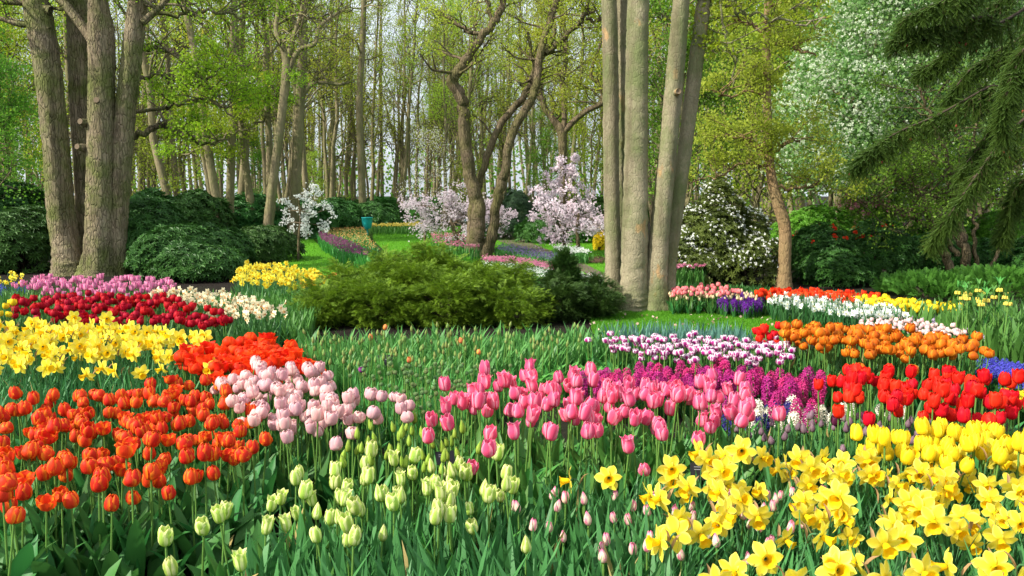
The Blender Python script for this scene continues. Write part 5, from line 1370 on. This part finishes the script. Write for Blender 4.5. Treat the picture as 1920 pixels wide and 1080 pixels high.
plant([make_allium("allium_bud", 1400 + i, .012) for i in range(3)], [(650, 700), (700, 685), (830, 685), (960, 690), (880, 715), (840, 760), (780, 770), (720, 725)], .42, 110, "small round allium bud on a thin stalk beside the pale pink tulips", "allium", "round allium buds", 36)
plant([make_small_tulip("violet_tulip", 'cup', .018, .035, .45, petal_mat("violet tulip petal", (.42, .08, .36)), 1404)], None, .44, 1, "single small violet tulip above the pale pink ones", "tulip", None, 37, extra=[(670, 690)])

# ---- right, far border
plant([make_daffodil("white_daffodil", .040, .016, .27, M_ww, M_wt, 1410 + i, .3, 3, False, parts=False) for i in range(3)],
      [(1440, 556), (1500, 552), (1580, 558), (1660, 570), (1705, 585), (1690, 593), (1620, 592), (1540, 580), (1450, 566)], .27, 285, "white daffodil in the far border beside the lawn", "daffodil", "white daffodils in the far border", 38, face=(0, .9), tilt=.12)
plant([make_small_tulip("flame_tulip", 'cup', .032, .06, .32, M_vm, 1420 + i) for i in range(2)], [(1410, 546), (1480, 543), (1580, 547), (1655, 556), (1600, 560), (1500, 552), (1420, 551)], .31, 190, "flame red tulip in the back row of the far border under the slim tree", "tulip", "flame red tulips in the far border", 39)
plant([make_small_tulip("lemon_tulip", 'egg', .034, .06, .32, M_ye, 1425 + i) for i in range(2)], [(1590, 557), (1660, 558), (1740, 566), (1805, 570), (1795, 580), (1700, 577), (1630, 568)], .31, 150, "lemon yellow tulip in the far border behind the white daffodils", "tulip", "lemon yellow tulips in the far border", 40)
plant([make_small_tulip("pale_mixed_tulip", 'egg', .022, .045, .24, M_pwm, 1430 + i) for i in range(3)], [(1612, 600), (1680, 596), (1760, 606), (1820, 622), (1790, 630), (1700, 622), (1620, 612)], .22, 130, "pale pink and white tulip at the foot of the white daffodils", "tulip", "pale pink and white tulips", 41)
plant([make_hyacinth("lavender_hyacinth", .20, .11, .03, M_hl, 1435 + i, 30, .018, parts=False) for i in range(2)], [(1700, 597), (1760, 603), (1830, 620), (1868, 642), (1840, 645), (1790, 622), (1720, 606)], .15, 130, "lavender hyacinth along the edge of the far border near the boardwalk", "hyacinth", "lavender hyacinths in the far border", 42)
plant([make_hyacinth("violet_hyacinth", .22, .12, .036, M_hv, 1440 + i, 34, .022, parts=False) for i in range(2)], [(1352, 566), (1380, 558), (1450, 560), (1455, 570), (1400, 578), (1350, 573)], .16, 95, "deep violet hyacinth at the lawn edge of the far border", "hyacinth", "deep violet hyacinths", 43)
plant([make_small_tulip("rose_tulip", 'egg', .030, .06, .34, M_rs, 1450 + i, leafL=.24) for i in range(2)], [(1255, 537), (1330, 533), (1390, 543), (1385, 548), (1255, 548)], .32, 60, "rose pink tulip beside the smooth tan trunks", "tulip", "rose pink tulips by the tan trunks", 44)
plant([make_small_tulip("cream_bud_tulip", 'bud', .02, .05, .27, petal_mat("cream bud", (.75, .66, .36), edge=(.85, .5, .4)), 1455 + i, leafL=.2) for i in range(2)], [(1255, 546), (1330, 545), (1440, 552), (1430, 560), (1255, 556)], .25, 110, "small cream and pink bud in the leafy row behind the lawn", "tulip", "cream buds behind the lawn", 45)
def tall_yellow(seed):
    rng = np.random.default_rng(seed); mb = MB()
    for k in range(6):
        a = k * 1.047; hd = tulip_head(seed + k, 'flare', .011, .032, False)
        hd.V = [v * [1, 1, -1] + np.array([.022 * math.cos(a), .022 * math.sin(a), .60]) for v in hd.V]; mb.join(hd)
    mb.join(stem_mb(rng, .63, .006, .03), {0: 1})
    for k in range(9):
        V, Fc, U = blade(rng, .12, .02, .3, 1.2, nu=1, nv=3, phi=k * .7); mb.add(V + [0, 0, .62 if k < 5 else .2 + .03 * k], Fc, 2, U)
    return mb.build("crown_imperial", [M_ly, M_stem, M_tleaf_l]), []
plant([tall_yellow(1460 + i) for i in range(2)], [(1790, 552), (1850, 548), (1920, 556), (1920, 572), (1820, 568)], .58, 10, "tall stalk with a ring of hanging yellow bells behind the lemon tulips", "crown imperial", "tall yellow crown imperials", 46, extra=[(1797, 553), (1820, 548), (1828, 555), (1840, 555), (1868, 556), (1893, 553)])

# ---- leaf stands nobody could count
leaf_field("daffodil_leaves", [(540, 1010), (700, 985), (900, 960), (1080, 935), (1300, 940), (1320, 1200), (560, 1250), (420, 1120)], .22, 1300, M_dleaf, 501, L=(.22, .40), w=(.018, .030), lean=(.02, .3))
leaf_field("daffodil_leaves", [(1190, 960), (1300, 940), (1950, 930), (1990, 1250), (1250, 1250)], .2, 1500, M_dleaf, 502, L=(.25, .38), w=(.012, .020))
leaf_field("tulip_leaves", [(480, 960), (900, 930), (1200, 940), (1320, 1200), (560, 1250)], .2, 170, M_tleaf, 517, L=(.18, .30), w=(.035, .06), lean=(.2, .9), bend=(.2, 1.4), nu=2, nv=6)
leaf_field("tulip_leaves", [(-60, 905), (150, 930), (300, 900), (480, 880), (520, 1000), (420, 1250), (-60, 1300)], .2, 260, M_tleaf, 503, L=(.20, .32), w=(.06, .10), lean=(.15, .75), bend=(.2, 1.3), nu=2, nv=6)
leaf_field("daffodil_leaves", [(-40, 640), (200, 640), (420, 665), (440, 705), (380, 725), (200, 730), (90, 745), (-40, 780)], .25, 2600, M_dleaf, 504, L=(.26, .38), w=(.010, .016))
leaf_field("tulip_leaves", [(540, 640), (1140, 628), (1180, 650), (1020, 668), (930, 690), (850, 712), (620, 706)], .26, 5400, M_tleaf_m, 505, L=(.26, .40), w=(.018, .032))
leaf_field("broad_leaves", [(950, 690), (1040, 676), (1200, 672), (1290, 680), (1240, 705), (1080, 712), (950, 712)], .18, 900, M_tleaf_b, 506, L=(.18, .26), w=(.045, .07), lean=(.2, .7), bend=(.3, 1.0), nu=2, nv=5)
leaf_field("tulip_leaves", [(640, 700), (840, 690), (980, 700), (900, 740), (800, 790), (700, 760)], .25, 2200, M_tleaf_m, 507, L=(.18, .30), w=(.014, .026))
leaf_field("tulip_leaves", [(1380, 800), (1700, 800), (1780, 850), (1500, 860), (1380, 850)], .25, 1000, M_dleaf, 508, L=(.22, .32), w=(.016, .028))
leaf_field("teal_leaves", [(1145, 618), (1250, 615), (1340, 615), (1400, 622), (1410, 634), (1250, 632), (1130, 632)], .30, 1500, M_teal, 509, L=(.25, .36), w=(.018, .026), lean=(.02, .3), bend=(0, .4))
leaf_field("tulip_leaves", [(1130, 655), (1500, 660), (1850, 665), (1820, 690), (1560, 700), (1400, 700), (1200, 690)], .25, 2600, M_tleaf, 510, L=(.26, .38), w=(.02, .034))
leaf_field("tulip_leaves", [(0, 545), (330, 548), (560, 545), (590, 575), (570, 610), (300, 560), (0, 560)], .28, 3200, M_tleaf_l, 511, L=(.24, .34), w=(.018, .03))
leaf_field("tulip_leaves", [(0, 600), (300, 618), (440, 616), (520, 600), (500, 630), (430, 640), (300, 635), (0, 610)], .25, 1700, M_tleaf, 512, L=(.24, .34), w=(.02, .03))
leaf_field("tulip_leaves", [(1240, 556), (1440, 564), (1450, 577), (1360, 575), (1255, 565)], 0, 1900, M_tleaf_l, 513, L=(.17, .26), w=(.018, .03))
leaf_field("daffodil_leaves", [(1440, 570), (1600, 578), (1720, 604), (1650, 616), (1550, 599), (1440, 579)], 0, 2400, M_dleaf, 514, L=(.17, .26), w=(.012, .02))
leaf_field("tulip_leaves", [(1680, 580), (1800, 572), (1980, 580), (1980, 660), (1880, 640), (1780, 605)], .25, 2600, M_tleaf_l, 515, L=(.24, .38), w=(.025, .045), nu=1)
leaf_field("tulip_leaves", [(440, 540), (620, 534), (640, 550), (600, 570), (520, 560)], .2, 1500, M_tleaf_l, 516, L=(.24, .32), w=(.018, .03))

# ---- far beds beyond the lawn: carpets of colour
def carpet(name, px, n, mat, seed, H=.36, R=.035, green=M_tleaf_l, gl=2):
    rng = np.random.default_rng(seed); P = fill(ground_poly(px, H * .8), n, rng, .45); mb = MB()
    C = np.concatenate([P, np.full((len(P), 1), H)], 1) + rng.normal(0, .02, (len(P), 3))
    rep(mb, BLOOM_BALL, C, frames(np.tile([0, 0, 1.0], (len(P), 1)), rng), rng.uniform(.8, 1.2, len(P)) * R)
    for k in range(gl):
        V, Fc, U = blade(rng, H * .95, .035, .12 + .1 * k, .3, nu=1, nv=3)
        Cg = np.concatenate([P, np.zeros((len(P), 1))], 1) + rng.normal(0, .03, (len(P), 3)) * [1, 1, 0]; a = rng.uniform(0, 6.28, len(P)); M = np.zeros((len(P), 3, 3))
        M[:, 0, 0] = M[:, 1, 1] = np.cos(a); M[:, 0, 1] = -np.sin(a); M[:, 1, 0] = np.sin(a); M[:, 2, 2] = 1
        rep(mb, (V, Fc, U, 1), Cg, M, rng.uniform(.8, 1.1, len(P)))
    return tag(mb.build(name, [mat, green], None, False), None, None, None, "stuff")
M_c_plum = leaf_mat("plum blossom", (.16, .03, .12), (.34, .12, .26), .1)
M_c_apr = leaf_mat("apricot blossom", (.70, .32, .14), (.80, .58, .2), .2)
M_c_yel = leaf_mat("yellow blossom", (.78, .62, .05), (.90, .82, .25), .2)
M_c_blue = leaf_mat("blue violet blossom", (.10, .10, .24), (.26, .18, .38), .1)
M_c_rose = leaf_mat("rose blossom", (.60, .12, .25), (.80, .40, .50), .2)
M_c_red = leaf_mat("red pink blossom", (.65, .06, .08), (.80, .2, .2), .2)
carpet("tulip_carpet", [(600, 432), (682, 428), (692, 448), (712, 472), (690, 470), (640, 448), (605, 440)], 900, M_c_apr, 601, R=.02)
carpet("tulip_carpet", [(596, 436), (640, 450), (690, 473), (692, 486), (640, 474), (602, 452)], 1000, M_c_plum, 602, R=.026)
carpet("daffodil_carpet", [(680, 420), (800, 419), (800, 427), (690, 427)], 700, M_c_yel, 603, .42, .05)
carpet("hyacinth_carpet", [(930, 463), (960, 461), (1040, 479), (1065, 490), (1052, 496), (980, 482), (935, 472)], 900, M_c_blue, 604, .28, .018)
carpet("tulip_carpet", [(905, 487), (960, 487), (1058, 507), (1055, 515), (980, 500), (905, 494)], 800, M_c_rose, 605, .34, .022)
carpet("tulip_carpet", [(905, 496), (980, 503), (1130, 525), (1130, 538), (1000, 525), (905, 508)], 1000, M_bl_white, 606, .3, .014)
carpet("white_flower_carpet", [(1035, 466), (1090, 468), (1110, 476), (1060, 480)], 260, M_bl_white, 607, .3, .03)
carpet("tulip_carpet", [(808, 440), (880, 442), (900, 470), (850, 468), (810, 455)], 380, M_c_rose, 608, .35)
carpet("tulip_carpet", [(900, 423), (1000, 421), (1000, 426), (900, 428)], 260, M_c_red, 609, .4, .05)
carpet("tulip_carpet", [(1240, 505), (1320, 503), (1320, 508), (1240, 510)], 90, M_c_rose, 610, .4, .03)

# ------------------------------------------------------------------ labels and bin
def plant_label(px, py, H, label, s=1.0, rz=.1):
    p = on_z(px, py, H); root = empty("plant_label", (p[0], p[1], 0), rz)
    m = MB(); tube(m, [(0, 0, -.03), (0, .002, H)], [.004, .004], 5); m.build("stake", M_tag, root)
    m = MB(); w, h = .048 * s, .034 * s; c, sn = math.cos(.6), math.sin(.6)
    V = []; 
    tilt = lambda V: np.stack([V[:, 0], V[:, 1] * c - V[:, 2] * sn - .004, H + V[:, 1] * sn + V[:, 2] * c], 1)
    mb2 = MB(); 
    V = np.array([(x, y, z) for z in (-h, h) for y in (-.0015, .0015) for x in (-w, w)])
    R_ = np.stack([V[:, 0], V[:, 1] * c + V[:, 2] * sn, H - V[:, 1] * sn + V[:, 2] * c], 1)
    m.add(R_, [(0, 2, 3, 1), (4, 5, 7, 6), (0, 1, 5, 4), (1, 3, 7, 5), (3, 2, 6, 7), (2, 0, 4, 6)]); m.build("plate", M_tag, root, False)
    t = MB()
    for i, (x0, x1, zz) in enumerate(((-.7, -.1, .45), (-.7, .25, .15))):
        q = np.array([(x0 * w, -.0025, zz * h), (x1 * w, -.0025, zz * h), (x1 * w, -.0025, (zz + .08) * h), (x0 * w, -.0025, (zz + .08) * h)])
        t.add(np.stack([q[:, 0], q[:, 1] * c + q[:, 2] * sn, H - q[:, 1] * sn + q[:, 2] * c], 1), [(0, 1, 2, 3)])
    t.build("lettering", M_tagw, root, False)
    return tag(root, label, "plant label")
plant_label(723, 676, .30, "small black plant label standing in the tan bud bed before the juniper", 1.3)
plant_label(612, 792, .36, "small black plant label among the pale pink tulips", 1.0)
plant_label(835, 858, .34, "small black plant label just above the lime tulips", .9, .3)
plant_label(1318, 884, .36, "black plant label behind the drooping daffodil in the front bed", 1.1, -.1)
plant_label(1410, 692, .30, "small black plant label behind the magenta hyacinths", 1.1)
plant_label(745, 1035, .20, "lowest black plant label in the front leaves", .8, .4)

p = on_z(689, 441, 0); root = empty("litter_bin", (p[0], p[1], 0))
m = MB(); pr = [(.14, .30), (.20, .42), (.24, .60), (.25, .78), (.27, .80), (.27, .83), (.23, .83), (.22, .6)]
a = np.arange(16) * 6.283 / 16; m.add(np.concatenate([np.stack([r * np.cos(a), r * np.sin(a), np.full(16, z)], 1) for r, z in pr]), grid_faces(16, len(pr) - 1, True)); m.build("bucket", M_bin, root)
m = MB(); tube(m, [(0, 0, -.05), (0, 0, .42)], [.04, .04], 8); tube(m, [(0, 0, .3), (0, 0, .302)], [.14, .02], 12); m.build("post", M_bin, root)
tag(root, "turquoise litter bin on a short post at the end of the far yellow border", "bin")
p = at_y(880, 436, 40); root = empty("litter_bin", (p[0], p[1], 0))
m = MB(); m.add(np.concatenate([np.stack([r * np.cos(a), r * np.sin(a), np.full(16, z)], 1) for r, z in pr]), grid_faces(16, len(pr) - 1, True)); m.build("bucket", plain("dark teal enamel", (.01, .12, .16)), root)
m = MB(); tube(m, [(0, 0, -.05), (0, 0, .42)], [.04, .04], 8); m.build("post", M_bin, root)
tag(root, "dark teal litter bin half hidden behind the twisted dark stems", "bin")
print("COUNT", COUNT, "objects", len(bpy.data.objects))
